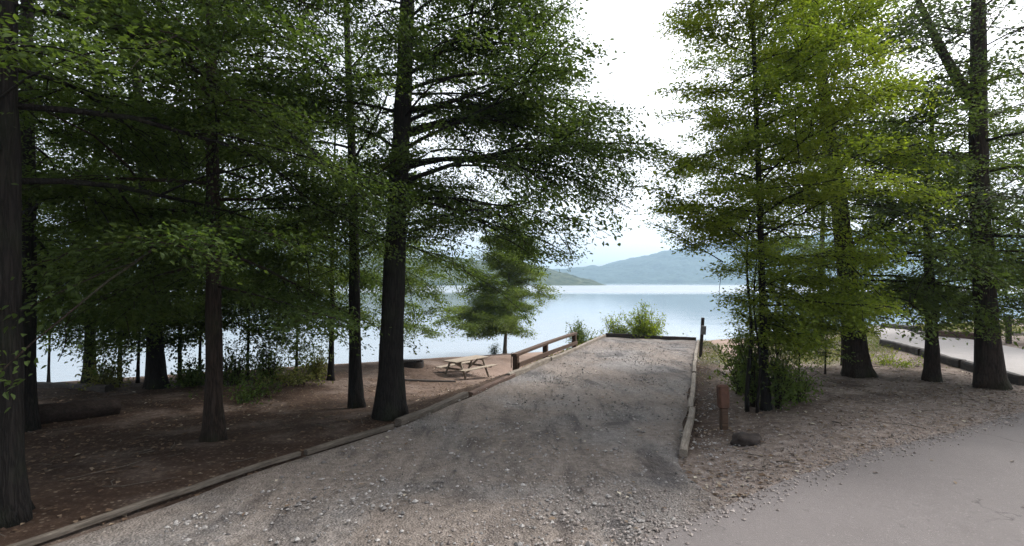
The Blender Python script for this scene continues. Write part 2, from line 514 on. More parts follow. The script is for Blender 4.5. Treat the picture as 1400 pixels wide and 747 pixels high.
def leaves(P, D, size, rs, flat=.75, droop=.25, wr=.55):
    """P (n,3) leaf bases, D (n,3) rough directions: folded pointed leaves, two quads each"""
    n = len(P)
    d = norm(D + rs.normal(0, .45, (n, 3)) + np.array([0, 0, -droop]))
    up = norm(np.array([0, 0, flat]) + rs.normal(0, .38, (n, 3)))
    sd = norm(np.cross(d, up)); nm = np.cross(sd, d)
    L = size * rs.uniform(.5, 1.25, (n, 1)); Wd = L * wr * rs.uniform(.75, 1.15, (n, 1))
    fold = Wd * .18
    curl = L * .12 * rs.uniform(-.3, 1, (n, 1))
    b0 = P
    l1 = P + d * L * .32 + sd * Wd * .5 + nm * fold
    l2 = P + d * L * .68 + sd * Wd * .36 + nm * (fold - curl * .4)
    tp = P + d * L - nm * curl
    r2 = P + d * L * .68 - sd * Wd * .36 + nm * (fold - curl * .4)
    r1 = P + d * L * .32 - sd * Wd * .5 + nm * fold
    v = np.stack([b0, l1, l2, tp, r2, r1], 1).reshape(-1, 3)
    k = np.arange(n)[:, None] * 6
    q = np.stack([k + np.array([[0, 3, 2, 1]]), k + np.array([[0, 5, 4, 3]])], 1).reshape(-1, 4)
    return v, q


def branch_path(p0, az, pitch, L, rs, n=9, droop=.25, wob=.10, lift=0.0):
    t = np.linspace(0, 1, n)
    az_t = az + np.cumsum(rs.normal(0, wob, n)); az_t -= az_t[0] - az
    pt = pitch - droop * t * 1.6 + np.cumsum(rs.normal(0, wob * .6, n)) + lift * t * t
    st = L / (n - 1)
    d = np.stack([np.cos(pt) * np.sin(az_t), np.cos(pt) * np.cos(az_t), np.sin(pt)], 1)
    return np.vstack([p0, p0 + np.cumsum(d[:-1] * st, axis=0)])


DENS = 4.1
LEAFK = .78


def make_tree(label, base, H, r0, top=(0, 0), mat_leaf='leaf_dark', mat_bark='bark_dark', seed=1, z0=2.5, n_br=34, L0=4.2, L1=1.6,
              pitch=(.05, .7), droop=.28, leaf=.11, per_twig=26, twigs=11, twig_len=1.25, extra=(), bias=None, name='broadleaf_tree',
              forks=(), group=None, cat='tree', shape=1.0, stems=(), pitch_top=None, taper=.8, jit=.10, gap=0.0, lean_pow=1.0, zmax=1.0, wr=.55, dens=1.0, prune=None, hi_gap=0.0):
    rs = RS(seed)
    if prune is None: prune = lambda P: P[:, 2] > min(1.85, z0 * .6) * (.35 + 1.25 * fbm((P[:, 0] + base[0]) / 1.3, (P[:, 1] + base[1]) / 1.3, 33, 2))
    root = empty(name, base)
    tag(root, label, cat, group)
    # trunk
    G = Geo()
    n = 26
    t = np.linspace(0, 1, n) ** 1.15
    pts = np.stack([top[0] * t ** lean_pow + .10 * np.sin(t * 7 + seed) * t * min(1, r0 * 4), top[1] * t ** lean_pow + .10 * np.cos(t * 6 + seed * 2) * t * min(1, r0 * 4), H * t - .12], 1)
    rad = r0 * (1 - taper * t ** .9) + r0 * .55 * np.exp(-(H * t) / (.22 + r0))
    S = 18
    th = np.arange(S) / S * 2 * np.pi
    lob = 1 + (.16 * np.sin(3 * th + seed) + .12 * np.sin(5 * th + 2 * seed))[None] * np.exp(-(H * t) / (.35 + r0))[:, None]
    lob = lob * (1 + .05 * rs.normal(size=(n, S)))
    G.tube(pts, rad, S, rough=lob)
    tp = lambda z: np.array([np.interp(z, pts[:, 2], pts[:, k]) for k in range(3)])
    tr = lambda z: float(np.interp(z, pts[:, 2], rad))
    axes = [(tp, tr, z0, H)]
    for (zf, az, pit, Lf, rf) in forks:
        fp = branch_path(tp(zf), az, pit, Lf, rs, 12, -.12, .05)
        fr = rf * (1 - .8 * np.linspace(0, 1, 12))
        G.tube(fp, fr, 10)
        def fpf(z, fp=fp): return np.array([np.interp(z, fp[:, 2], fp[:, k]) for k in range(3)])
        def frf(z, fp=fp, fr=fr): return float(np.interp(z, fp[:, 2], fr))
        axes.append((fpf, frf, zf + .8, fp[-1, 2]))
    for (dx, dy, Hs, rs_, lx, ly) in stems:
        tt = np.linspace(0, 1, 12)
        sp = np.stack([dx + lx * tt + .05 * np.sin(tt * 9 + dx * 7), dy + ly * tt, Hs * tt - .1], 1)
        G.tube(sp, rs_ * (1.15 - .85 * tt), 8)
        def spf(z, sp=sp): return np.array([np.interp(z, sp[:, 2], sp[:, k]) for k in range(3)])
        def srf(z, sp=sp, rs_=rs_): return rs_ * .5
        axes.append((spf, srf, 1.0, Hs))
    G.build('trunk', M[mat_bark], root, smooth=True)
    # limbs
    B = Geo()
    paths = []
    for ai, (pf, rf, za, zb) in enumerate(axes):
        m = n_br if ai == 0 else max(4, int(n_br * (zb - za) / (H - z0) * .8))
        az = rs.rand() * 6.28
        for i in range(m):
            f = (i + rs.rand() * .8) / m
            if f > zmax: continue
            z = za + (zb - za) * .97 * f
            az += 2.4 + rs.normal(0, .3)
            a2 = az
            if bias is not None and rs.rand() < bias[1]: a2 = bias[0] + rs.normal(0, .7)
            L = (L0 * (1 - f) ** shape + L1) * rs.uniform(.65, 1.15) * (1 if ai == 0 else .6)
            pit = pitch[0] + (pitch[1] - pitch[0]) * f + rs.normal(0, .20)
            paths.append((branch_path(pf(z), a2, pit, L, rs, 9, droop, jit * 1.5), max(.010, min(rf(z) * .4, .0085 * L)), L))
    for (z, azd, pit, L) in extra:
        paths.append((branch_path(tp(z), math.radians(azd), pit, L, rs, 11, droop, jit), min(tr(z) * .5, .010 * L), L))
    for (pp, br, L) in list(paths):
        if L < 1.4: continue
        k = 2 if L < 3 else 4
        for c in range(k):
            f = .25 + .5 * (c + rs.rand()) / k
            i0 = int(f * (len(pp) - 1)); d = pp[min(i0 + 1, len(pp) - 1)] - pp[i0]
            a2 = math.atan2(d[0], d[1]) + (1 if c % 2 else -1) * rs.uniform(.45, 1.0)
            pt2 = math.asin(np.clip(d[2] / (np.linalg.norm(d) + 1e-9), -1, 1)) + rs.normal(.05, .22)
            paths.append((branch_path(pp[i0], a2, pt2, L * rs.uniform(.35, .6), rs, 7, droop * .8, jit * 1.5), br * (1 - .8 * f) * .7, L * .5))
    if prune is not None:
        cut = []
        for (pp, br, L) in paths:
            ok = prune(pp); k = len(pp) if ok.all() else int(np.argmin(ok))
            if k == len(pp): cut.append((pp, br, L))
            elif k >= 5: cut.append((pp[:k - 2], br * .8, L * (k - 2) / len(pp)))
        paths = cut
    TS, TD, TL = [], [], []
    for (pp, br, L) in paths:
        B.tube(pp, np.linspace(br, .007, len(pp)), 6)
        m = max(3, int(twigs * L / 4.0 + .5))
        f = np.clip((np.arange(m) + rs.rand(m)) / m * .88 + .12, 0, 1)
        idx = f * (len(pp) - 1); i0 = np.minimum(idx.astype(int), len(pp) - 2); fr = (idx - i0)[:, None]
        pos = pp[i0] * (1 - fr) + pp[i0 + 1] * fr
        tan = norm(pp[i0 + 1] - pp[i0])
        sd = norm(np.cross(tan, np.array([0, 0, 1.0])))
        sgn = np.where((np.arange(m) + rs.randint(2)) % 2, 1.0, -1.0)[:, None]
        ang = rs.uniform(.5, 1.15, (m, 1))
        d = norm(tan * np.cos(ang) + sd * sgn * np.sin(ang) + rs.normal(0, .13, (m, 3)) + np.array([0, 0, .02]))
        ln = twig_len * (1.15 - .6 * f) * rs.uniform(.6, 1.25, m) * min(1.2, .45 + L / 6)
        TS.append(pos); TD.append(d); TL.append(ln)
        TS.append(pp[-1:]); TD.append(norm(pp[-1:] - pp[-2:-1])); TL.append(np.array([twig_len * .6]))
    TS, TD, TL = np.vstack(TS), np.vstack(TD), np.concatenate(TL)
    if gap > 0:
        tipz = TS + TD * TL[:, None]
        g = fbm(tipz[:, 0] / 1.7 + seed * 3.1, (tipz[:, 1] * .7 + tipz[:, 2] * 1.5) / 1.7 + seed, seed, 2) - .02
        keep = (g > gap + hi_gap * sstep(5, 7, tipz[:, 2])) | (TL == twig_len * .6)
        TS, TD, TL = TS[keep], TD[keep], TL[keep]
    if prune is not None:
        keep = prune(TS + TD * TL[:, None] - np.array([0, 0, .2]) * TL[:, None])
        TS, TD, TL = TS[keep], TD[keep], TL[keep]
    m = len(TS)
    # twigs as three-sided tapering rods
    tt = np.array([0, .4, .75, 1.0])
    DR = np.array([0, 0, -1.0])
    P = TS[:, None] + TD[:, None] * (TL[:, None] * tt)[..., None] + DR * (.20 * TL[:, None] * tt ** 2)[..., None]
    sd = norm(np.cross(TD, np.array([.13, .2, 1.0]))); nn = np.cross(sd, TD)
    rr = np.array([.009, .007, .005, .0025]) * (1 + TL.mean() * .3)
    ring = np.stack([sd * math.cos(a) + nn * math.sin(a) for a in (0, 2.094, 4.189)], 1)
    vv = (P[:, :, None] + ring[:, None] * rr[None, :, None, None]).reshape(-1, 3)
    k = np.arange(m)[:, None, None, None] * 12 + np.arange(3)[None, :, None, None] * 3
    j = np.arange(3); j2 = (j + 1) % 3
    qq = (k + np.stack([j, j2, j2 + 3, j + 3], -1)[None, None]).reshape(-1, 4)
    B.add(vv, qq)
    B.build('branches', M[mat_bark], root, smooth=True)
    # leaves
    cnt = np.maximum(4, (DENS * dens * per_twig * TL / twig_len * rs.uniform(.7, 1.3, m)).astype(int))
    ti = np.repeat(np.arange(m), cnt); N = len(ti)
    u = rs.rand(N) ** .8
    pos = TS[ti] + TD[ti] * (TL[ti] * u)[:, None] + DR * (.20 * TL[ti] * u ** 2)[:, None]
    pos += rs.normal(0, 1, (N, 3)) * np.array([.16, .16, .07]) * (.4 + leaf * 6)
    lat = norm(np.cross(TD[ti], np.array([0, 0, 1.0]))) * np.where(rs.rand(N) < .5, 1, -1)[:, None]
    v, q = leaves(pos, TD[ti] * .8 + lat * .8, leaf * LEAFK * np.repeat(rs.uniform(.75, 1.15, m), cnt)[:, None], rs, wr=wr)
    tone = np.repeat(np.clip(rs.normal(.45, .22, N) + rs.normal(0, .12, m)[ti], 0, 1), 2)
    mesh_obj('crown', v, q, None, M[mat_leaf], root, tone=tone)
    return root


def shrub(label, base, R, Hh, mat='leaf_mid', seed=1, n=26, leaf=.09, per=34, name='shrub', group=None, spread=.9):
    rs = RS(seed)
    root = empty(name, base); tag(root, label, name.replace('_', ' '), group)
    B = Geo(); Ps, Ds = [], []
    for i in range(n):
        az = rs.rand() * 6.28; el = math.pi / 2 - rs.uniform(0, spread)
        st = np.array([rs.normal(0, R * .15), rs.normal(0, R * .15), -.05])
        pp = branch_path(st, az, el, Hh * rs.uniform(.6, 1.15), rs, 7, .25, .14)
        pp[:, :2] *= R / max(Hh, .1) * 1.0 + .15
        B.tube(pp, np.linspace(.012, .003, 7) * (.5 + Hh * .6), 4)
        k = int(per * rs.uniform(.7, 1.3)); u = rs.uniform(.2, 1, k) * 6
        i0 = np.minimum(u.astype(int), 5); f = (u - i0)[:, None]
        Ps.append(pp[i0] * (1 - f) + pp[i0 + 1] * f + rs.normal(0, .05 + leaf * .8, (k, 3)))
        Ds.append(norm(rs.normal(0, 1, (k, 3)) + norm(pp[i0 + 1] - pp[i0])))
    B.build('stems', M['bark_mid'], root, smooth=True)
    P = np.vstack(Ps); P[:, 2] = np.abs(P[:, 2])
    v, q = leaves(P, np.vstack(Ds), leaf, rs, flat=.6)
    mesh_obj('foliage', v, q, None, M[mat], root, tone=np.repeat(np.clip(rs.normal(.5, .24, len(P)), 0, 1), 2))
    return root


# ------------------------------------------------------------------ the setting
def axis(lo, hi, step, far):
    core = np.arange(lo, hi + 1e-6, step)
    g = []; d = step; x = 0
    while x < far:
        d *= 1.28; x += d; g.append(x)
    g = np.array(g)
    return np.concatenate([lo - g[::-1], core, hi + g])


EDGE_PTS = [(-30, -14), (-14, -5.5), (-6, -.6), (-3, 1.55), (0, 4.05), (1.69, 5.37), (3.94, 6.9), (5.4, 7.75), (7.05, 8.5), (10.2, 10.2), (15, 12.3), (24, 15), (40, 17.5)]


def make_ground():
    xs = axis(-34, 52, .22, 3200); ys = axis(-14, 50, .22, 3200)
    X, Y = np.meshgrid(xs, ys)
    Z = ground(X, Y)
    v = np.stack([X, Y, Z], -1).reshape(-1, 3)
    W = len(xs); i, j = np.meshgrid(np.arange(len(ys) - 1), np.arange(W - 1), indexing='ij')
    q = np.stack([i * W + j, i * W + j + 1, (i + 1) * W + j + 1, (i + 1) * W + j], -1).reshape(-1, 4)
    o = mesh_obj('ground', v, q, None, M['soil'], smooth=True)
    tag(o, kind='structure')
    s, t = st_of(X, Y); w = -.42 * X + .9 * Y
    nz = fbm(X / 3, Y / 3, 21, 4); n2 = fbm(X / .9, Y / .9, 31, 3)
    grass = sstep(.40, .54, nz) * sstep(2.2, 4.0, t) * sstep(10.2, 12.5, w) * (1 - sstep(26, 29, w)) * (1 - sstep(24, 30, t)) * .95
    grass = np.maximum(grass, .9 * sstep(3, 3.8, t) * (1 - sstep(9, 11, t)) * sstep(12.2, 13.5, w) * (1 - sstep(18, 21, w)) * sstep(.3, .5, n2))
    grass = np.maximum(grass, sstep(.40, .55, nz) * np.exp(-((t - PAD_R - .8) / 1.0) ** 2) * sstep(15, 19, s) * .8)
    grass = np.maximum(grass, sstep(.3, .5, n2) * np.exp(-((t - PAD_L + .6) / .5) ** 2) * sstep(17, 19, s) * (s < 31))
    grass = np.maximum(grass, (s > PAD_END) * (s < PAD_END + 3) * (np.abs(t - PAD_L - 2) < 3.5) * .8)
    sand = sstep(17.5, 23, w + 3 * (nz - .5)) * sstep(-13, -7.5, t)
    sand = np.maximum(sand * (1 - sstep(6, 12, t)), sstep(25, 29, w))
    sand = np.maximum(sand, .45 * sstep(13, 18, w) * sstep(-12, -7, t) * (1 - sstep(3, 7, t)))
    pale = sstep(-.3, 1.2, t) * (.4 + .6 * sstep(.36, .58, n2)) * .95
    pale = np.maximum(pale, sstep(-.6, .4, t) * (1 - sstep(8.5, 11, s)) * .95)
    de = (Y - np.interp(X, [q_[0] for q_ in EDGE_PTS], [q_[1] for q_ in EDGE_PTS])) * .85
    pale = np.maximum(pale, (X > 0) * (t > -1) * (1 - sstep(1.0, 2.6, de + 1.2 * (n2 - .5))))
    pale = np.maximum(pale, .28 * sstep(.5, .7, n2) * (t < -6))
    a = o.data.color_attributes.new('zone', 'FLOAT_COLOR', 'POINT')
    a.data.foreach_set('color', np.stack([grass, sand, pale, np.ones_like(pale)], -1).reshape(-1).astype(np.float32))
    return o


make_ground()


def sheet(name, left, right, mat, lift=.02, sub=1, kind='structure'):
    """strip between two matched lists of (x, y, z)"""
    n = len(left); k = 8
    v = []
    for a, b in zip(left, right):
        for f in np.linspace(0, 1, k + 1): v.append(np.array(a) * (1 - f) + np.array(b) * f + np.array([0, 0, lift]))
    q = [(i * (k + 1) + j, i * (k + 1) + j + 1, (i + 1) * (k + 1) + j + 1, (i + 1) * (k + 1) + j) for i in range(n - 1) for j in range(k)]
    o = mesh_obj(name, v, q, None, mat, smooth=True); tag(o, kind=kind); return o


def stpt(s, t, z=None):
    p = U * s + V * t
    return np.array([p[0], p[1], pad_z(s) if z is None else z])


# gravel pad, subdivided, gently rutted
def make_pad():
    ss = np.arange(-3, PAD_END + .01, .16); ff = np.linspace(0, 1, 40)
    S, Fq = np.meshgrid(ss, ff, indexing='ij')
    L = pad_left_edge(S) + .05 * (vnoise(S * 1.3, S * 0, 9) - .5); R = PAD_R + .10 * (vnoise(S * 1.1, S * 0, 4) - .5) + 1.9 * (1 - sstep(4.5, 8.6, S))
    T = L + (R - L) * Fq
    X = U[0] * S + V[0] * T; Y = U[1] * S + V[1] * T
    rut = -.03 * np.exp(-((Fq - .3) / .08) ** 2) - .03 * np.exp(-((Fq - .7) / .08) ** 2)
    Z = pad_z(S) + .045 * (fbm(X / 1.3, Y / 1.3, 77, 4) - .5) + rut + .012 - .05 * ((Fq < .001) | (Fq > .999))
    W = len(ff); i, j = np.meshgrid(np.arange(len(ss) - 1), np.arange(W - 1), indexing='ij')
    q = np.stack([i * W + j, i * W + j + 1, (i + 1) * W + j + 1, (i + 1) * W + j], -1).reshape(-1, 4)
    tag(mesh_obj('gravel_driveway', np.stack([X, Y, Z], -1).reshape(-1, 3), q, None, M['gravel'], smooth=True), kind='structure')


make_pad()

# foreground asphalt road (its edge as seen in the photo, then its far side behind the camera)
edge = EDGE_PTS
ee = np.array(edge, float)
tt = np.linspace(0, len(ee) - 1, 420)
ex = np.interp(tt, np.arange(len(ee)), ee[:, 0]); ey = np.interp(tt, np.arange(len(ee)), ee[:, 1])
for _ in range(3):
    ex[1:-1] = (ex[:-2] + 2 * ex[1:-1] + ex[2:]) / 4; ey[1:-1] = (ey[:-2] + 2 * ey[1:-1] + ey[2:]) / 4
for _ in range(60):
    ex[1:-1] = (ex[:-2] + 2 * ex[1:-1] + ex[2:]) / 4; ey[1:-1] = (ey[:-2] + 2 * ey[1:-1] + ey[2:]) / 4
tx, ty = np.gradient(ex), np.gradient(ey); tl = np.hypot(tx, ty)
nx_, ny_ = ty / tl, -tx / tl
ey = ey + .16 * (fbm(ex * 1.6, ex * 0, 8, 4) - .5)
zr = np.maximum(ground(ex, ey), .0)
Lp = np.stack([ex, ey, zr * 0 + .012], 1); Rp = np.stack([ex + nx_ * 6.5, ey + ny_ * 6.5, zr * 0 + .03], 1)
sheet('asphalt_road', list(Lp), list(Rp), M['asphalt'], .02)

# paved lane on the right
near = [hit(1206, 470), hit(1240, 479), hit(1290, 494), hit(1340, 508), hit(1400, 524), hit(1500, 552)]
far = [hit(1176, 449), hit(1215, 451), hit(1262, 457), hit(1320, 465), hit(1400, 481), hit(1500, 497)]


def densify(P, n=40):
    P = np.array(P); u = np.linspace(0, len(P) - 1, n)
    Q = np.stack([np.interp(u, np.arange(len(P)), P[:, k]) for k in range(3)], 1)
    for _ in range(4): Q[1:-1] = (Q[:-2] + 2 * Q[1:-1] + Q[2:]) / 4
    return Q


NE, FE = densify(near), densify(far)


def lane():
    k = 14; v = []
    for a, b in zip(NE, FE):
        for f in np.linspace(0, 1, k + 1):
            p = a * (1 - f) + b * f
            v.append((p[0], p[1], float(ground(p[0], p[1])) + .07))
    n = len(NE)
    q = [(i * (k + 1) + j, i * (k + 1) + j + 1, (i + 1) * (k + 1) + j + 1, (i + 1) * (k + 1) + j) for i in range(n - 1) for j in range(k)]
    tag(mesh_obj('paved_lane', v, q, None, M['lane'], smooth=True), kind='structure')


lane()

# lake
xs = axis(-60, 90, 6, 3000); ys = axis(18, 120, 6, 2900)
X, Y = np.meshgrid(xs, ys)
W = len(xs); i, j = np.meshgrid(np.arange(len(ys) - 1), np.arange(W - 1), indexing='ij')
q = np.stack([i * W + j, i * W + j + 1, (i + 1) * W + j + 1, (i + 1) * W + j], -1).reshape(-1, 4)
keep = (-.42 * X + .9 * Y)[:-1, :-1].ravel() > 14
tag(mesh_obj('lake', np.stack([X, Y, 0 * X + LAKE], -1).reshape(-1, 3), q[keep], None, M['water'], smooth=True), kind='structure')


def hillside(name, x0, x1, y0, y1, step, hfun, mat, canopy, seed):
    xs = np.arange(x0, x1, step); ys = np.arange(y0, y1, step)
    X, Y = np.meshgrid(xs, ys)
    Hh = hfun(X, Y)
    bumps = canopy * (fbm(X / (canopy * 2.2), Y / (canopy * 2.2), seed, 3) - .35)
    Z = LAKE - 2 + Hh + bumps * sstep(1, 8, Hh)
    v = np.stack([X, Y, Z], -1).reshape(-1, 3)
    W = len(xs); i, j = np.meshgrid(np.arange(len(ys) - 1), np.arange(W - 1), indexing='ij')
    q = np.stack([i * W + j, i * W + j + 1, (i + 1) * W + j + 1, (i + 1) * W + j], -1).reshape(-1, 4)
    tag(mesh_obj(name, v, q, None, mat, smooth=False), kind='structure')


def h_head(X, Y):
    ridge = np.interp(X, [-1500, -900, -400, -100, 40, 90, 150, 172], [70, 62, 55, 47, 36, 23, 5, 0])
    sh = 760 + 30 * (fbm(X / 90, X * 0, 41, 3) - .5) + np.maximum(0, -X - 100) * -.12
    e = sstep(0, 1, (Y - sh) / 170) * .86 + .14 * sstep(0, 14, Y - sh)
    return ridge * e * (.9 + .2 * fbm(X / 60, Y / 60, 13, 2)) * (1 - .4 * sstep(sh + 250, sh + 420, Y))


hillside('forested_headland_hill', -1500, 180, 560, 1160, 4.5, h_head, M['head'], 9, 51)


def h_mount(X, Y):
    ridge = np.interp(X, [-900, 0, 250, 420, 560, 700, 900, 1400, 2200, 2900], [36, 48, 58, 78, 112, 142, 176, 215, 200, 160])
    sh = 1750 + 60 * (fbm(X / 200, X * 0, 45, 3) - .5)
    e = sstep(0, 1, (Y - sh) / 420) * .9 + .1 * sstep(0, 30, Y - sh)
    return ridge * e * (.9 + .2 * fbm(X / 150, Y / 150, 17, 3))


hillside('mountain_hill', -900, 2900, 1650, 2450, 12, h_mount, M['mount'], 22, 61)

# ------------------------------------------------------------------ timbers edging the drive
EDGE = 'timber edging along the gravel drive'


def timber(label, p0, p1, w=.16, h=.16, mat='timber_pale', seed=0, group=EDGE, lift=.05, name='landscape_timber', roundness=False):
    p0, p1 = np.array(p0, float), np.array(p1, float)
    c = (p0 + p1) / 2; d = p1 - p0; L = np.linalg.norm(d)
    g = Geo(); rs = RS(seed + 5)
    n = max(6, int(L / .25)); u = np.linspace(-L / 2, L / 2, n)
    pts = np.stack([u, .012 * np.cumsum(rs.normal(0, 1, n)) * .6, .006 * np.cumsum(rs.normal(0, 1, n))], 1)
    if roundness:
        g.tube(pts, w / 2 * (1 + .05 * rs.normal(size=n)), 14, rough=1 + .05 * rs.normal(size=(n, 14)))
    else:
        S = 8
        prof = np.array([(-.5, -.38), (-.38, -.5), (.38, -.5), (.5, -.38), (.5, .34), (.36, .5), (-.36, .5), (-.5, .34)]) * [w, h]
        v = []
        for k in range(n):
            pr = prof * (1 + .05 * rs.normal(size=(8, 2)) * .6)
            for (a, b) in pr: v.append((pts[k, 0], pts[k, 1] + a, pts[k, 2] + b))
        q = [(k * S + j, k * S + (j + 1) % S, k * S + S + (j + 1) % S, k * S + S + j) for k in range(n - 1) for j in range(S)]
        t = [(0, j + 1, j) for j in range(1, 7)] + [((n - 1) * S, (n - 1) * S + j, (n - 1) * S + j + 1) for j in range(1, 7)]
        g.add(v, q, t)
    o = g.build(name, M[mat], smooth=roundness)
    o.location = c + np.array([0, 0, lift])
    o.rotation_euler = (0, -math.asin(d[2] / L), math.atan2(d[1], d[0]))
    tag(o, label, 'timber', group)
    return o


L_ = lambda s, off=0: stpt(s, float(pad_left_edge(s)) - .03 + off)
timber('long weathered timber nearest the camera on the left edge of the gravel', hitp0 := L_(1.5), L_(6.35), .07, .07, 'timber_dull', 1, lift=.015)
timber('weathered timber between nearest timber and the big dark tree', L_(6.45), L_(8.3), .09, .09, 'timber_dull', 2, lift=.02)
timber('weathered timber on the gravel edge beside the big dark trunk', L_(8.45), L_(11.4), .15, .14, 'timber_dull', 3, lift=.04)
timber('reddish brown timber sunk in the edge between big trunk and fence', L_(11.6), L_(14.6), .15, .12, 'timber_red', 4, lift=.0)
timber('pale plank timber at the foot of the brown rail fence', L_(14.2, .02), L_(18.2, .1), .13, .20, 'timber_pale', 5, lift=.06)
timber('pale timber on the left edge past the fence, up to the far corner', L_(18.35, .1), L_(29.2, .1), .13, .18, 'timber_pale', 6, lift=.05)
timber('dark timber laid across the far end of the gravel pad', stpt(29.35, PAD_L + .1), stpt(29.35, PAD_R - .1), .2, .24, 'timber_dark', 7, lift=.10)
timber('pale timber on the right edge running back to the number post', stpt(17.2, PAD_R + .05), stpt(28.9, PAD_R + .05), .12, .12, 'timber_pale', 8, lift=.045)
timber('grey weathered timber on the right edge opposite the big dark tree', stpt(11.9, PAD_R + .1), stpt(17.0, PAD_R + .05), .12, .12, 'timber_pale', 9, lift=.045)
timber('split grey timber end nearest the asphalt, right edge of gravel', stpt(8.55, PAD_R + .07), stpt(11.75, PAD_R + .1), .12, .12, 'timber_pale', 10, lift=.045)

# rail fence
def rail_fence():
    A, B, C = stpt(15.3, PAD_L - .18), stpt(18.3, PAD_L - .12), stpt(22.2, PAD_L + .02)
    hs = (.58, .66, .74)
    root = empty('rail_fence', A); tag(root, 'low brown two-rail wooden fence between picnic table and gravel pad', 'fence')
    P = [p - A for p in (A, B, C)]
    for p, h in zip(P, hs):
        g = Geo(); g.board(p + [0, 0, -.35], p + [0, 0, h - .045], .19, .17, up=(V[0], V[1], 0), bev=.014); g.build('post', M['fence_wood'], root)
    d = np.array([U[0], U[1], 0])
    for (zz, w, h, off, ends) in ((1, .19, .09, 0, .18), (.45, .055, .15, .115, .05)):
        for a, b, ha, hb, e0, e1 in ((P[0], P[1], hs[0], hs[1], ends, -.004), (P[1], P[2], hs[1], hs[2], -.004, ends)):
            g = Geo(); sd = np.array([V[0], V[1], 0]) * off
            za = ha - .005 if zz == 1 else ha * zz; zb = hb - .005 if zz == 1 else hb * zz
            g.board(a + sd + [0, 0, za] - d * e0, b + sd + [0, 0, zb] + d * e1, w, h); g.build('rail', M['fence_wood'], root)


rail_fence()

st = hit(699, 503)
g = Geo(); g.tube([(0, 0, -.3), (0, 0, .35), (.01, 0, .75)], [.022, .02, .018], 8)
g.tube([(.01, 0, .74), (.05, 0, .80), (.11, 0, .79), (.13, 0, .74)], .012, 6)
o = g.build('lantern_hook', M['steel'], smooth=True, loc=st); tag(o, 'thin dark hooked stake standing left of the rail fence end', 'stake')

# picnic table
def picnic_table():
    a, b = hit(622, 519), hit(658, 510)
    c = np.array([(638 - 700) / 700 * 22.6, 22.6, 0]); c[2] = ground(c[0], c[1])
    root = empty('picnic_table', c + [0, 0, .0], math.radians(52)); tag(root, 'pale wooden picnic table with two attached benches on the beach', 'picnic table')
    L, HT = 2.15, .76
    g = Geo()
    for k in range(5): g.board((-L / 2, (k - 2) * .152, HT), (L / 2, (k - 2) * .152, HT), .142, .04)
    g.build('tabletop', M['table_wood'], root)
    for sy in (-1, 1):
        g = Geo()
        for k in range(2): g.board((-L / 2, sy * .72 + (k - .5) * .15, .44), (L / 2, sy * .72 + (k - .5) * .15, .44), .142, .04)
        g.build('bench', M['table_wood'], root)
    for sx in (-1, 1):
        x = sx * .72
        for sy in (-1, 1):
            g = Geo(); g.board((x, sy * .30, .70), (x, sy * .66, -.06), .09, .045, up=(1, 0, 0)); g.build('leg', M['table_wood'], root)
        g = Geo(); g.board((x + .047, -.80, .395), (x + .047, .80, .395), .045, .09); g.build('bench_support', M['table_wood'], root)
        g = Geo(); g.board((x + .047, -.36, .675), (x + .047, .36, .675), .045, .08); g.build('top_support', M['table_wood'], root)
        g = Geo(); g.board((x, 0, .66), (x - sx * .5, 0, .40), .045, .08); g.build('brace', M['table_wood'], root)


picnic_table()

# fire ring
def fire_ring():
    p = hit(563, 501)
    root = empty('fire_ring', p); tag(root, 'round dark steel fire ring near the water, beside the big trunk', 'fire ring')
    n = 28; th = np.arange(n) / n * 2 * math.pi
    v, q = [], []
    for r, z in ((.50, -.05), (.50, .22), (.53, .23), (.53, -.05)):
        v += [(r * math.cos(t), r * math.sin(t), z) for t in th]
    for a in range(3):
        q += [(a * n + k, a * n + (k + 1) % n, a * n + n + (k + 1) % n, a * n + n + k) for k in range(n)]
    g = Geo(); g.add(v, q); g.build('ring', M['steel'], root, smooth=False)
    g = Geo()
    for k in range(-5, 6):
        w = math.sqrt(max(0, .46 ** 2 - (k * .075) ** 2)); g.tube([(k * .075, -w, .28), (k * .075, w * .3, .28)], .01, 6)
    g.tube([(-.40, .1, .28), (.40, .1, .28)], .012, 6); g.build('grate', M['steel'], root)
    g = Geo(); g.lump((0, 0, 0), (.46, .46, .12), 3, 8); g.build('ash', M['rock_dark'], root, smooth=True)


fire_ring()
a, b = hit(548, 521), hit(622, 523)
timber('dark timber on the dirt between the big trunk and picnic table', a, b, .13, .13, 'timber_dark', 14, group=None, lift=.03)

# log on the left, with the bare slope behind it
a, b = hit(-40, 590), hit(163, 566)
rs = RS(3); n = 18; u = np.linspace(0, 1, n)
g = Geo(); pts = np.array(a)[None] * (1 - u)[:, None] + np.array(b)[None] * u[:, None]
c = pts.mean(0); R = np.linspace(.25, .19, n) * (1 + .05 * rs.normal(size=n))
g.tube(pts - c, R, 16, rough=1 + .05 * rs.normal(size=(n, 16)))
o = g.build('fallen_log', M['log'], smooth=True, loc=c + [0, 0, .17]); tag(o, 'thick dark fallen log lying on bare ground behind far left trunk', 'log')
timber('low dark timber along the top of the bank left of the tree clump', hit(40, 529), hit(150, 536), .22, .22, 'timber_dark', 18, group=None, lift=.06)

# number post and short post, stone
def site_post():
    p = hit(957, 489)
    root = empty('marker_post', p); tag(root, 'tall slim grey post with small box at far right corner of gravel', 'post')
    h = 1.62
    g = Geo(); g.board((0, 0, -.3), (.12, 0, h), .11, .11, up=(0, 1, 0), bev=.012); g.build('post', M['timber_dark'], root)
    g = Geo(); g.board((.085, -.105, h * .58), (.105, -.105, h * .80), .2, .11, up=(0, 1, 0), bev=.012); g.build('box', M['greybox'], root)


site_post()


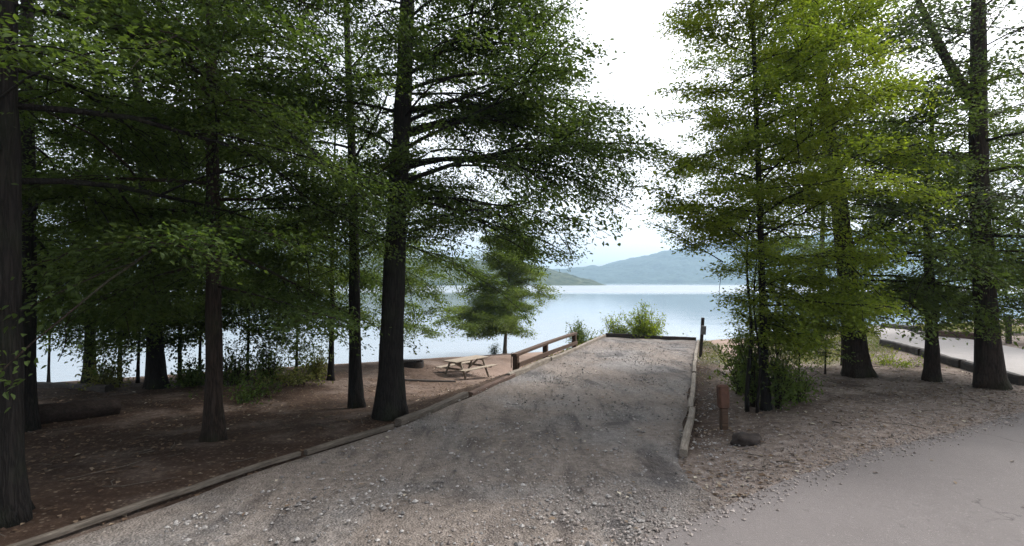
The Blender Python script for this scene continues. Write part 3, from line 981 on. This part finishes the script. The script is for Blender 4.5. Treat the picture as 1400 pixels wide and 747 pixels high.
def short_post():
    p = hit(990, 587)
    root = empty('short_post', p); tag(root, 'short post with rusty brown box on top beside slim tree', 'post')
    g = Geo(); g.board((0, 0, -.2), (-.01, 0, .56), .13, .13, up=(0, 1, 0), bev=.015); g.build('post', M['fence_wood'], root)
    g = Geo(); g.board((-.01, 0, .40), (-.03, 0, .86), .2, .17, up=(0, 1, 0), bev=.03); g.build('box', M['rust'], root)


short_post()
p = hit(1022, 607)
g = Geo(); g.lump((0, 0, 0), (.30, .2, .14), 12, 12, 1, .4)
o = g.build('stone', M['rock_dark'], smooth=True, loc=p + [0, 0, .05]); tag(o, 'flat dark stone lying on leaf litter beside the short rusty post', 'stone')

# bench beyond the pad
def beach_bench():
    y = 31.0; c = np.array([(940 - 700) / 700 * y, y, 0]); c[2] = ground(c[0], c[1])
    top = CAMZ - (461 - HY) / F * y - c[2]
    root = empty('picnic_table', c, math.radians(-8)); tag(root, 'grey picnic table partly hidden beyond far right corner of gravel', 'picnic table')
    hh = min(max(.72, top), .85)
    g = Geo()
    for k in range(5): g.board((-.9, (k - 2) * .15, hh), (.9, (k - 2) * .15, hh), .142, .04)
    g.build('tabletop', M['timber_pale'], root)
    for sy in (-1, 1):
        g = Geo(); g.board((-.9, sy * .7, .44), (.9, sy * .7, .44), .25, .04); g.build('bench', M['timber_pale'], root)
    for sx in (-1, 1):
        for sy in (-1, 1):
            g = Geo(); g.board((sx * .6, sy * .28, hh - .03), (sx * .6, sy * .62, -.05), .09, .045, up=(1, 0, 0)); g.build('leg', M['timber_pale'], root)
        g = Geo(); g.board((sx * .6 + .05, -.78, .39), (sx * .6 + .05, .78, .39), .045, .09); g.build('bench_support', M['timber_pale'], root)


beach_bench()

# timbers along the lane, boulders, far fence
LG = 'dark timbers along the near side of the paved lane'
nl = [hit(1206, 472), hit(1262, 487), hit(1318, 504), hit(1400, 528)]
lab = ['short dark timber at the near end of the paved lane, past the thick trunk',
       'dark timber beside the paved lane between the thick trunk and slender trunk',
       'dark timber beside the paved lane running past the rightmost trunk']
for k in range(3):
    a, b = nl[k], nl[k + 1]; d = (b - a) * .015
    timber(lab[k], a + d, b - d, .24, .30, 'timber_dark', 20 + k, group=LG, lift=.10)
ROCKS = [(1262, 459, .32, 'pale boulder at the far lane edge left of slender trunk'), (1279, 461, .25, 'small pale boulder at the far lane edge right of slender trunk'),
         (1197, 449, .3, 'pale boulder at the far lane edge beside the thick trunk')]
for k, (px, py, r, lb) in enumerate(ROCKS):
    p = hit(px, py); g = Geo(); g.lump((0, 0, 0), (r, r * .8, r * .6), 30 + k, 9, 1, .4)
    o = g.build('boulder', M['rock'], smooth=True, loc=p + [0, 0, r * .25]); tag(o, lb, 'boulder', 'boulders at the far edge of the lane')
timber('long dark low timber wall along the water side of lane', hit(1208, 449), hit(1258, 456), .3, .4, 'timber_dark', 31, group=None, lift=.15)
timber('reddish low timber wall on the water side beside rightmost trunk', hit(1285, 462), hit(1345, 467), .3, .4, 'timber_red', 32, group=None, lift=.15)


def far_fence():
    pts = [hit(1379, 470), hit(1412, 468), hit(1450, 466)]
    root = empty('rail_fence', pts[0]); tag(root, 'mossy rail fence past the lane at the right edge of the picture', 'fence')
    for i, p in enumerate(pts):
        q = p - pts[0]
        g = Geo(); g.board(q + [0, 0, -.3], q + [0, 0, 1.15], .16, .16, up=(0, 1, 0), bev=.015); g.build('post', M['timber_dark'], root)
    for a, b in zip(pts[:-1], pts[1:]):
        for z in (.4, .85):
            g = Geo(); g.board(a - pts[0] + [.09, -.1, z], b - pts[0] + [-.0, -.1, z], .05, .13); g.build('rail', M['timber_pale'], root)


far_fence()

# ------------------------------------------------------------------ trees
GL = 'dark trees in the shady grove on the left'
GR = 'trees between the gravel pad and the lane'
T = make_tree
# main big tree
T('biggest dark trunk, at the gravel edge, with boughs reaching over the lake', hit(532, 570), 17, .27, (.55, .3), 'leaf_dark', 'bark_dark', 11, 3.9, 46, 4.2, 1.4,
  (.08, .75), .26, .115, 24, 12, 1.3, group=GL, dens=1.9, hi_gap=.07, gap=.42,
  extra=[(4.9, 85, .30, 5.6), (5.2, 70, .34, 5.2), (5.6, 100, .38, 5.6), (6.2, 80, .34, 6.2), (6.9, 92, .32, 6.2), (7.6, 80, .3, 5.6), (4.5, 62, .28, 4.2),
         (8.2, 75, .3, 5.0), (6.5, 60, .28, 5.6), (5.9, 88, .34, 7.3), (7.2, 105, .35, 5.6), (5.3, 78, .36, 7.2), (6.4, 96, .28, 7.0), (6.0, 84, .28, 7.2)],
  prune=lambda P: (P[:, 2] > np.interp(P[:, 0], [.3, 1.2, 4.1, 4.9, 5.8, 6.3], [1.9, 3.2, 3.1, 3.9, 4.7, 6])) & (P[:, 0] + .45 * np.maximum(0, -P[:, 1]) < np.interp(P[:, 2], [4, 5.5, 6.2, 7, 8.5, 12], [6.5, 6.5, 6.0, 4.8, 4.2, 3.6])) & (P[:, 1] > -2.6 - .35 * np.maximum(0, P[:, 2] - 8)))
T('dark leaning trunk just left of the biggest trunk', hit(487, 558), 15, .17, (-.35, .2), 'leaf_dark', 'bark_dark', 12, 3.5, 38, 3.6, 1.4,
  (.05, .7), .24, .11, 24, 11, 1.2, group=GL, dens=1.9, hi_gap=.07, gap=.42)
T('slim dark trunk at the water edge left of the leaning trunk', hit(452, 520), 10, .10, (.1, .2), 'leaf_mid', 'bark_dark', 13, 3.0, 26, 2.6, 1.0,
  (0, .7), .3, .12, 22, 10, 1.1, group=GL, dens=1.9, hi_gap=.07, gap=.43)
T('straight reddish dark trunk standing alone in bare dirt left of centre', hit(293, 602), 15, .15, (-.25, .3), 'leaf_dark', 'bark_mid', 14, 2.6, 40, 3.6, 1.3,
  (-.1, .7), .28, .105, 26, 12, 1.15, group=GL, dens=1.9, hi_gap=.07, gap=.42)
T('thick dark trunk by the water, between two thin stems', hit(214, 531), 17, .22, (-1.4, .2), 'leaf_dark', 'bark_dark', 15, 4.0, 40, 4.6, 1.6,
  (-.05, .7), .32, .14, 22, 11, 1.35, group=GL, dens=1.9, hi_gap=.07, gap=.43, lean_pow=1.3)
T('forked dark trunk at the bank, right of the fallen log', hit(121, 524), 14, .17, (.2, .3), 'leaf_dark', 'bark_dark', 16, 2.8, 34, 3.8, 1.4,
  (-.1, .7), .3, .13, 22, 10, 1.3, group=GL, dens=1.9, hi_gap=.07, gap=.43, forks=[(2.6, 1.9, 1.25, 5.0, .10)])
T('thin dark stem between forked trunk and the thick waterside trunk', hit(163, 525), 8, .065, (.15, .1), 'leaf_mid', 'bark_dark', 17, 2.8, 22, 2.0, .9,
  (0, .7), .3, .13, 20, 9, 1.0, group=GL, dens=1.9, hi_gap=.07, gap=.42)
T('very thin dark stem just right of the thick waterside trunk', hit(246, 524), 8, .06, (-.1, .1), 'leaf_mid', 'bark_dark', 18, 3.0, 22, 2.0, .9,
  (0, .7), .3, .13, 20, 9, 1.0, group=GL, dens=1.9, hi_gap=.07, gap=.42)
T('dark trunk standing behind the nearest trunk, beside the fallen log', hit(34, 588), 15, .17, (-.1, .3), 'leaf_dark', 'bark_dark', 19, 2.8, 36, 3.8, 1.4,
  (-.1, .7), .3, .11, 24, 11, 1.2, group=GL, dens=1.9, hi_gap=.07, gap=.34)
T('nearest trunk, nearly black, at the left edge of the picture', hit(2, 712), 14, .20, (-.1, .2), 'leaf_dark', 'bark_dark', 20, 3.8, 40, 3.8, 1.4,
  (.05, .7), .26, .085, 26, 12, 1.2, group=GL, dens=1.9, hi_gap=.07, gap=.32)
T('bright green tree by the beach behind picnic table', np.array([-.5, 34.6, float(ground(-.5, 34.6))]), 9.0, .12, (.5, 0), 'leaf_beach', 'bark_grey', 21, 1.6, 56, 3.5, .8,
  (.1, .8), .36, .17, 26, 12, 1.2, group=None, gap=.38, dens=1.9, jit=.2)
YG = 'young leafy trees at the bank on the left'
for (px, py, H_, seed_, lb) in [
        (66, 524, 6.2, 61, 'young leafy tree at the bank above the fallen log, leftmost of its kind'),
        (188, 524, 5.6, 62, 'young leafy tree at the bank close behind the thick waterside trunk'),
        (272, 522, 5.8, 63, 'young leafy tree at the bank just left of the reddish dark trunk'),
        (338, 519, 5.6, 64, 'young leafy tree at the bank just right of the reddish dark trunk'),
        (405, 512, 6.0, 65, 'young leafy tree at the bank beside the dry tan bush'),
        (541, 503, 8.5, 67, 'leafy tree near the shore directly behind the biggest trunk, boughs showing on its right')]:
    T(lb, hit(px, py), H_, .05, (.1, .1), 'leaf_mid' if seed_ % 2 else 'leaf_dark', 'bark_dark', seed_, 1.6, 34, 2.3, .7, (.0, .7), .28, .13, 20, 10, 1.0, group=YG, gap=.34, dens=1.8)
# right side
T('slim tree with tiered yellow-green crown right of the gravel pad', hit(1048, 561), 13, .085, (-.35, .2), 'leaf_light', 'bark_dark', 31, 2.7, 70, 2.9, .9,
  (.04, .5), .20, .095, 34, 13, 1.0, name='broadleaf_tree', group=GR, gap=.33, dens=1.8,
  prune=lambda P: np.hypot(P[:, 0], P[:, 1]) < np.where(P[:, 0] < 0, np.interp(P[:, 2], [.3, 1.2, 2.4, 3.2, 4.0, 8, 13], [.3, .6, .95, 1.5, 2.6, 2.2, .7]),
                                                        np.interp(P[:, 2], [.3, 1.2, 2.0, 3.2, 4.0, 8, 13], [.4, .9, 2.4, 3.0, 3.3, 2.6, .9])),
  extra=[(2.2, 100, -.02, 2.3), (2.0, 75, 0, 2.0), (2.4, 125, 0, 2.5), (1.9, 55, .05, 1.8), (2.5, 90, -.05, 2.8), (2.3, -90, -.02, 1.1), (1.7, -70, 0, .9), (1.5, -110, .05, .8), (1.8, 160, 0, 1.3)],
  stems=[(-.3, .15, 4.2, .045, .05, .1), (.28, .2, 3.0, .03, .25, .1), (-.2, -.1, 3.4, .03, -.1, 0)], jit=.09, shape=.8)
T('thick brown trunk with dark lower boughs, third trunk from right edge', hit(1173, 514), 14, .30, (-1.3, .4), 'leaf_mid', 'bark_mid', 32, 2.6, 44, 4.6, 1.4,
  (.0, .75), .28, .13, 24, 11, 1.3, group=GR, gap=.37, dens=1.4,
  extra=[(2.3, 100, .02, 3.8), (2.5, 150, .02, 3.4), (2.2, 190, 0, 3.0), (2.6, 60, .05, 3.6), (2.4, 230, 0, 2.8), (2.7, 125, .02, 3.8), (2.9, 80, .05, 4.0)],
  prune=lambda P: (P[:, 0] > np.interp(P[:, 2], [2, 5, 8], [-2.6, -3.6, -4.5])) & (P[:, 2] > 1.4))
T('slender brown trunk between the thick trunk and the rightmost trunk', hit(1274, 521), 8, .17, (.15, .3), 'leaf_mid', 'bark_mid', 33, 2.2, 36, 3.6, 1.0,
  (.0, .7), .3, .12, 24, 11, 1.2, group=GR, gap=.40, dens=1.2,
  extra=[(2.0, 100, .05, 2.6), (2.1, 200, .05, 2.2), (2.2, 280, .05, 2.6), (2.3, 20, .05, 2.6)], prune=lambda P: P[:, 2] > 1.3)
T('tall rightmost trunk that forks high up, thin grey-green crown', hit(1354, 530), 14, .27, (-.35, .3), 'leaf_grey', 'bark_mid', 34, 3.4, 34, 4.4, 1.3,
  (.0, .7), .25, .12, 20, 10, 1.3, group=GR, gap=.42, forks=[(7.0, -1.1, 1.15, 5.5, .14)], taper=.62)
# farther trees by the water on the right, seen through the gaps
T('grey-green tree by the water behind the slim tiered tree', hit(1120, 466), 13, .2, (.3, 0), 'leaf_grey', 'bark_dark', 35, 4.0, 30, 4.2, 1.4,
  (.1, .8), .2, .18, 18, 9, 1.4, group='trees by the water on the right', gap=.42)
T('grey-green tree by the water behind the rightmost trunk', hit(1450, 462), 14, .22, (.3, 0), 'leaf_grey', 'bark_dark', 36, 3.5, 30, 4.4, 1.4,
  (.1, .8), .2, .19, 18, 9, 1.4, group='trees by the water on the right', gap=.42)
# young plants
SG = 'leafy saplings under the trees on the right'
for (px, py, H_, seed_, lb) in [(1128, 512, 2.5, 41, 'leafy sapling standing in the grass left of the thick brown trunk'),
                                (1092, 522, 2.1, 42, 'leafy sapling just right of the slim tiered tree, nearest to it'),
                                (1150, 500, 2.4, 43, 'leafy sapling close beside the thick brown trunk, behind the other saplings')]:
    T(lb, hit(px, py), H_, .024, (.05, 0), 'leaf_mid', 'bark_mid', seed_, .6, 22, 1.1, .35, (.15, .7), .3, .10, 14, 9, .45, name='sapling', cat='sapling', group=SG)
shrub('leafy green bush at the foot of the slim tiered tree', hit(1012, 538), .65, 1.9, 'leaf_mid', 51, 34, .10, 40)
shrub('leafy upright sprouts hugging the slim tiered tree on its left', hit(1030, 556), .45, 1.7, 'leaf_mid', 71, 34, .09, 44, spread=.5)
shrub('leafy upright sprouts on the right side of the slim tiered tree', hit(1066, 560), .45, 1.5, 'leaf_mid', 72, 30, .09, 40, spread=.6)
BK = 'brushy shrubs along the left bank'
for k_, (px, py, R_, H_, lb) in enumerate([
        (150, 530, .8, 1.0, 'pale brushy shrub at the bank between the forked trunk and thick waterside trunk'),
        (262, 528, .7, .8, 'brushy shrub at the bank right of the thick waterside trunk'),
        (318, 526, .9, 1.3, 'dark brushy shrub at the bank just right of the reddish trunk'),
        (365, 520, .9, 1.5, 'brushy shrub at the bank between the reddish trunk and dry tan bush'),
        (432, 516, .6, .9, 'brushy shrub at the foot of the slim waterside trunk')]):
    shrub(lb, hit(px, py), R_, H_, ('grassblade', 'leaf_mid', 'leaf_dark', 'leaf_mid', 'grassblade')[k_], 80 + k_, 34, .10, 40, group=BK)
shrub('low bush just right of the slim tiered tree', hit(1088, 548), .7, .9, 'leaf_mid', 52, 28, .09, 28)
p = stpt(30.2, PAD_L + 2.1); p[2] = ground(p[0], p[1])
shrub('brightest green bush behind the dark end timber of the pad', p, 1.5, 2.3, 'leaf_light', 53, 75, .12, 95)
p = stpt(30.3, PAD_L + .55); p[2] = ground(p[0], p[1])
shrub('upright green bush behind the far left corner of the pad', p, .8, 2.2, 'leaf_light', 54, 34, .12, 60)
p = stpt(27.6, PAD_L - 1.0); p[2] = ground(p[0], p[1])
shrub('round green bush left of pad between fence end and corner', p, .8, 1.6, 'leaf_mid', 55, 40, .11, 60)
p = stpt(31.5, PAD_R - .7); p[2] = ground(p[0], p[1])
shrub('small grey-green bush near the half hidden picnic table', p, .55, 1.5, 'leaf_grey', 56, 18, .1, 22)
shrub('scrubby dark bush at the foot of the beach tree', hit(676, 480), .45, .8, 'leaf_grey', 57, 22, .09, 22)
shrub('dry tan bush on the bank left of the slim waterside trunk', hit(395, 524), 1.1, .55, 'grassblade', 58, 40, .1, 26, spread=1.2)
shrub('low dark bush at the bank right of the reddish trunk', hit(340, 545), .9, .6, 'leaf_dark', 59, 30, .09, 26, spread=1.2)
shrub('yellow-green bush on the grass beside the thick brown trunk', hit(1222, 500), .8, .35, 'leaf_light', 60, 30, .07, 22, spread=1.3)

# ------------------------------------------------------------------ loose stuff
def scatter_leaves():
    rs = RS(5); P = []
    n = 36000
    x = rs.uniform(-16, 20, n); y = rs.uniform(3.2, 24, n)
    s, t = st_of(x, y)
    onpad = (t > PAD_L) & (t < PAD_R) & (s < PAD_END)
    dens = np.where(onpad, .05, np.where(t > PAD_R, .95, .55)) * (.3 + 1.2 * sstep(.4, .65, fbm(x / 1.2, y / 1.2, 71, 3)))
    ed = np.interp(x, ee[:, 0], ee[:, 1])
    dens = np.where(y < ed + .05, .012, dens)
    k = rs.rand(n) < dens
    x, y, s, onpad = x[k], y[k], s[k], onpad[k]; n = len(x)
    z = np.where(onpad, pad_z(s) + .03, ground(x, y) + .015)
    z = np.where(y < np.interp(x, ee[:, 0], ee[:, 1]) + .05, .045, z)
    L = rs.uniform(.05, .11, n); a = rs.rand(n) * 6.28
    d = np.stack([np.cos(a), np.sin(a), rs.normal(0, .12, n)], 1); sd = np.stack([-np.sin(a), np.cos(a), rs.normal(0, .15, n)], 1)
    c = np.stack([x, y, z], 1)
    v = np.stack([c - d * L[:, None] / 2, c + sd * L[:, None] * .3 + [0, 0, .008], c + d * L[:, None] / 2, c - sd * L[:, None] * .3 + [0, 0, .012]], 1).reshape(-1, 3)
    q = np.arange(4 * n).reshape(-1, 4)
    o = mesh_obj('fallen_leaves', v, q, None, M['litter'], tone=np.clip(rs.normal(.5, .25, n) + .2 * onpad - .22 * (st_of(x, y)[1] < PAD_L), 0, 1))
    tag(o, 'fallen dry leaves scattered over the gravel and dirt', 'leaves', kind='stuff')


scatter_leaves()


def scatter_gravel():
    rs = RS(6); n = 24000
    s = 1.5 + 26 * rs.rand(n) ** 1.6; f = rs.rand(n)
    t = PAD_L + (PAD_R - PAD_L + 1.0) * f
    k = rs.rand(n) < .25 + .9 * sstep(.42, .62, fbm(s / 1.4, t / 1.4, 91, 3))
    s, t = s[k], t[k]; n = len(s)
    x = U[0] * s + V[0] * t; y = U[1] * s + V[1] * t
    r = rs.gamma(2.3, .0062, n).clip(.005, .04)
    ico = np.array([(1, 0, 0), (-1, 0, 0), (0, 1, 0), (0, -1, 0), (0, 0, 1), (0, 0, -1)], float)
    tri = np.array([(0, 2, 4), (2, 1, 4), (1, 3, 4), (3, 0, 4), (2, 0, 5), (1, 2, 5), (3, 1, 5), (0, 3, 5)])
    a = rs.rand(n) * 6.28
    R = np.stack([np.stack([np.cos(a), -np.sin(a), 0 * a], 1), np.stack([np.sin(a), np.cos(a), 0 * a], 1), np.stack([0 * a, 0 * a, 1 + 0 * a], 1)], 1)
    sc = r[:, None] * rs.uniform(.6, 1.3, (n, 3)) * [1, 1, .65]
    vv = ico[None] * sc[:, None] * rs.uniform(.75, 1.25, (n, 6, 1))
    vv = np.einsum('nij,nkj->nki', R, vv) + np.stack([x, y, pad_z(s) + .015], 1)[:, None]
    tt = (tri[None] + np.arange(n)[:, None, None] * 6).reshape(-1, 3)
    o = mesh_obj('gravel', vv.reshape(-1, 3), None, tt, M['stones'], tone=np.repeat(np.clip(rs.normal(.66, .22, n), 0, 1), 8))
    tag(o, 'loose grey stones on the surface of the gravel pad', 'gravel', kind='stuff')


def scatter_grit():
    rs = RS(16); n = 16000
    x = rs.uniform(-1, 14, n); e = np.interp(x, ex, ey)
    off = np.where(rs.rand(n) < .3, rs.normal(0, .18, n), rs.gamma(1.5, .9, n)); y = e + off
    s, t = st_of(x, y)
    k = ((off < .0) | (t > PAD_R + .3) | (s < 7)) & (off > -.6)
    x, y, off = x[k], y[k], off[k]; n = len(x)
    z = np.where(off < .02, .04, ground(x, y) + .008)
    s, t = st_of(x, y)
    z = np.where((t < PAD_R + 1.9 * (1 - sstep(4.5, 8.6, s))) & (off > .02), pad_z(s) + .02, z)
    r = rs.gamma(2.0, .0055, n).clip(.004, .03)
    ico = np.array([(1, 0, 0), (-1, 0, 0), (0, 1, 0), (0, -1, 0), (0, 0, 1), (0, 0, -1)], float)
    tri = np.array([(0, 2, 4), (2, 1, 4), (1, 3, 4), (3, 0, 4), (2, 0, 5), (1, 2, 5), (3, 1, 5), (0, 3, 5)])
    vv = ico[None] * (r[:, None] * rs.uniform(.6, 1.3, (n, 3)) * [1, 1, .65])[:, None] * rs.uniform(.7, 1.3, (n, 6, 1)) + np.stack([x, y, z], 1)[:, None]
    tt = (tri[None] + np.arange(n)[:, None, None] * 6).reshape(-1, 3)
    o = mesh_obj('roadside_gravel', vv.reshape(-1, 3), None, tt, M['grit'], tone=np.repeat(np.clip(rs.normal(.78, .22, n), 0, 1), 8))
    tag(o, 'loose grey stones along the edge of the asphalt', 'gravel', kind='stuff')


def scatter_twigs():
    rs = RS(26); g = Geo(); n = 0
    while n < 420:
        x, y = rs.uniform(-13, 14), rs.uniform(4, 18); s, t = st_of(x, y)
        if PAD_L - .8 < t < PAD_R + .3 or y < np.interp(x, ex, ey) + .4: continue
        L = rs.gamma(2, .16); a = rs.rand() * 6.28; k = 5
        u = np.linspace(-L / 2, L / 2, k); px = x + u * math.cos(a) + rs.normal(0, .02, k); py = y + u * math.sin(a) + rs.normal(0, .02, k)
        pz = ground(px, py) + .012 + rs.uniform(0, .03, k) * (L > .3)
        g.tube(np.stack([px, py, pz], 1), np.linspace(.5, .2, k) * rs.uniform(.008, .022), 5); n += 1
    o = g.build('fallen_twigs', M['timber_dull'], smooth=True); tag(o, 'dead twigs strewn over the dirt under the trees', 'twigs', kind='stuff')


scatter_twigs()
scatter_gravel()
scatter_grit()


def scatter_grass():
    rs = RS(8); n = 90000
    x = rs.uniform(-12, 34, n); y = rs.uniform(8, 36, n)
    s, t = st_of(x, y); w = -.42 * x + .9 * y
    nz = fbm(x / 3, y / 3, 21, 4); n2 = fbm(x / .9, y / .9, 31, 3)
    g = sstep(.40, .54, nz) * sstep(2.2, 4.0, t) * sstep(10.2, 12.5, w) * (1 - sstep(24, 27, w))
    g = np.maximum(g, .8 * sstep(3, 3.8, t) * (1 - sstep(9, 11, t)) * sstep(12.2, 13.5, w) * (1 - sstep(18, 21, w)) * sstep(.3, .5, n2))
    g = np.maximum(g, sstep(.40, .55, nz) * np.exp(-((t - PAD_R - .8) / .8) ** 2) * sstep(15, 19, s))
    g = np.maximum(g, 1.5 * sstep(.3, .5, n2) * np.exp(-((t - PAD_L + .5) / .35) ** 2) * sstep(17, 19, s) * (s < 30))
    # keep off the lane
    def inside(px, py):
        poly = np.vstack([NE[:, :2], FE[::-1, :2]]); c = np.zeros(len(px), bool); j = len(poly) - 1
        for i in range(len(poly)):
            (xi, yi), (xj, yj) = poly[i], poly[j]
            m = ((yi > py) != (yj > py)) & (px < (xj - xi) * (py - yi) / (yj - yi + 1e-12) + xi); c ^= m; j = i
        return c
    onpad = (t > PAD_L - .02) & (t < PAD_R + .2) & (s < PAD_END)
    k = (rs.rand(n) < g * .8) & ~onpad & ~inside(x, y)
    x, y = x[k], y[k]; n = len(x); z = ground(x, y)
    h = rs.uniform(.06, .2, n); a = rs.rand(n) * 6.28
    d = np.stack([np.cos(a), np.sin(a), 0 * a], 1); lean = np.stack([rs.normal(0, .35, n), rs.normal(0, .35, n), np.ones(n)], 1)
    c = np.stack([x, y, z - .01], 1); wd = .010
    v = np.stack([c - d * wd, c + d * wd, c + lean * (h * .6)[:, None] + d * wd * .7, c + lean * h[:, None] + lean * [1, 1, 0] * (h * .5)[:, None]], 1).reshape(-1, 3)
    o = mesh_obj('grass', v, np.arange(4 * n).reshape(-1, 4), None, M['grassblade'], tone=np.clip(rs.normal(.5, .25, n), 0, 1))
    tag(o, 'patchy short yellow-green grass beside the pad and lane', 'grass', kind='stuff')


scatter_grass()

# ------------------------------------------------------------------ air
def haze():
    g = Geo(); x0, x1, y0, y1, z0, z1 = -4500, 4500, -4000, 4500, -9, 235
    v = [(x, y, z) for z in (z0, z1) for (x, y) in ((x0, y0), (x1, y0), (x1, y1), (x0, y1))]
    g.add(v, [(3, 2, 1, 0), (4, 5, 6, 7), (0, 1, 5, 4), (1, 2, 6, 5), (2, 3, 7, 6), (3, 0, 4, 7)])
    m, nt, out = nodes_of('haze_air'); b = NB(nt)
    p = b.n('ShaderNodeVolumePrincipled', ins={'Color': (.56, .78, 1.0, 1), 'Density': HAZE, 'Anisotropy': .2})
    b.link(p.outputs[0], out.inputs['Volume'])
    o = g.build('haze', m); tag(o, kind='stuff')


HAZE = .0003
haze()

# ------------------------------------------------------------------ light, camera
SUN_EL, SUN_AZ = math.radians(52), math.radians(62)     # azimuth from +Y towards +X
w = bpy.data.worlds.new('World'); scene.world = w; w.use_nodes = True
nt = w.node_tree; nt.nodes.clear(); b = NB(nt)
sky = b.n('ShaderNodeTexSky', sky_type='NISHITA', sun_disc=False, sun_elevation=SUN_EL, sun_rotation=SUN_AZ, air_density=1.0, dust_density=4.0, ozone_density=1.0)
hs = b.n('ShaderNodeHueSaturation', ins={'Saturation': .16, 'Value': 1.0, 'Color': sky.outputs[0]})
bg = b.n('ShaderNodeBackground', ins={'Color': hs.outputs[0], 'Strength': .13})
wo = b.n('ShaderNodeOutputWorld'); b.link(bg.outputs[0], wo.inputs[0])

sd = bpy.data.lights.new('sun', 'SUN'); sd.energy = 1.5; sd.angle = math.radians(10); sd.color = (1, .96, .9)
so = bpy.data.objects.new('sun', sd); COL.objects.link(so)
from mathutils import Vector
dirv = Vector((math.sin(SUN_AZ) * math.cos(SUN_EL), math.cos(SUN_AZ) * math.cos(SUN_EL), math.sin(SUN_EL)))
so.rotation_euler = dirv.to_track_quat('Z', 'Y').to_euler()

cd = bpy.data.cameras.new('camera'); cam = bpy.data.objects.new('camera', cd); COL.objects.link(cam)
cam.location = (0, 0, CAMZ); cam.rotation_euler = (math.radians(90), 0, 0)
cd.sensor_width = 36; cd.lens = 18.0; cd.shift_y = (HY - 373.5) / 1400
cd.clip_start = .05; cd.clip_end = 12000
scene.camera = cam

scene.view_settings.view_transform = 'Standard'; scene.view_settings.look = 'None'
scene.view_settings.gamma = 1; scene.view_settings.exposure = 1.5
scene.cycles.max_bounces = 8; scene.cycles.transparent_max_bounces = 8; scene.cycles.volume_bounces = 0
scene.cycles.diffuse_bounces = 4; scene.cycles.use_denoising = True
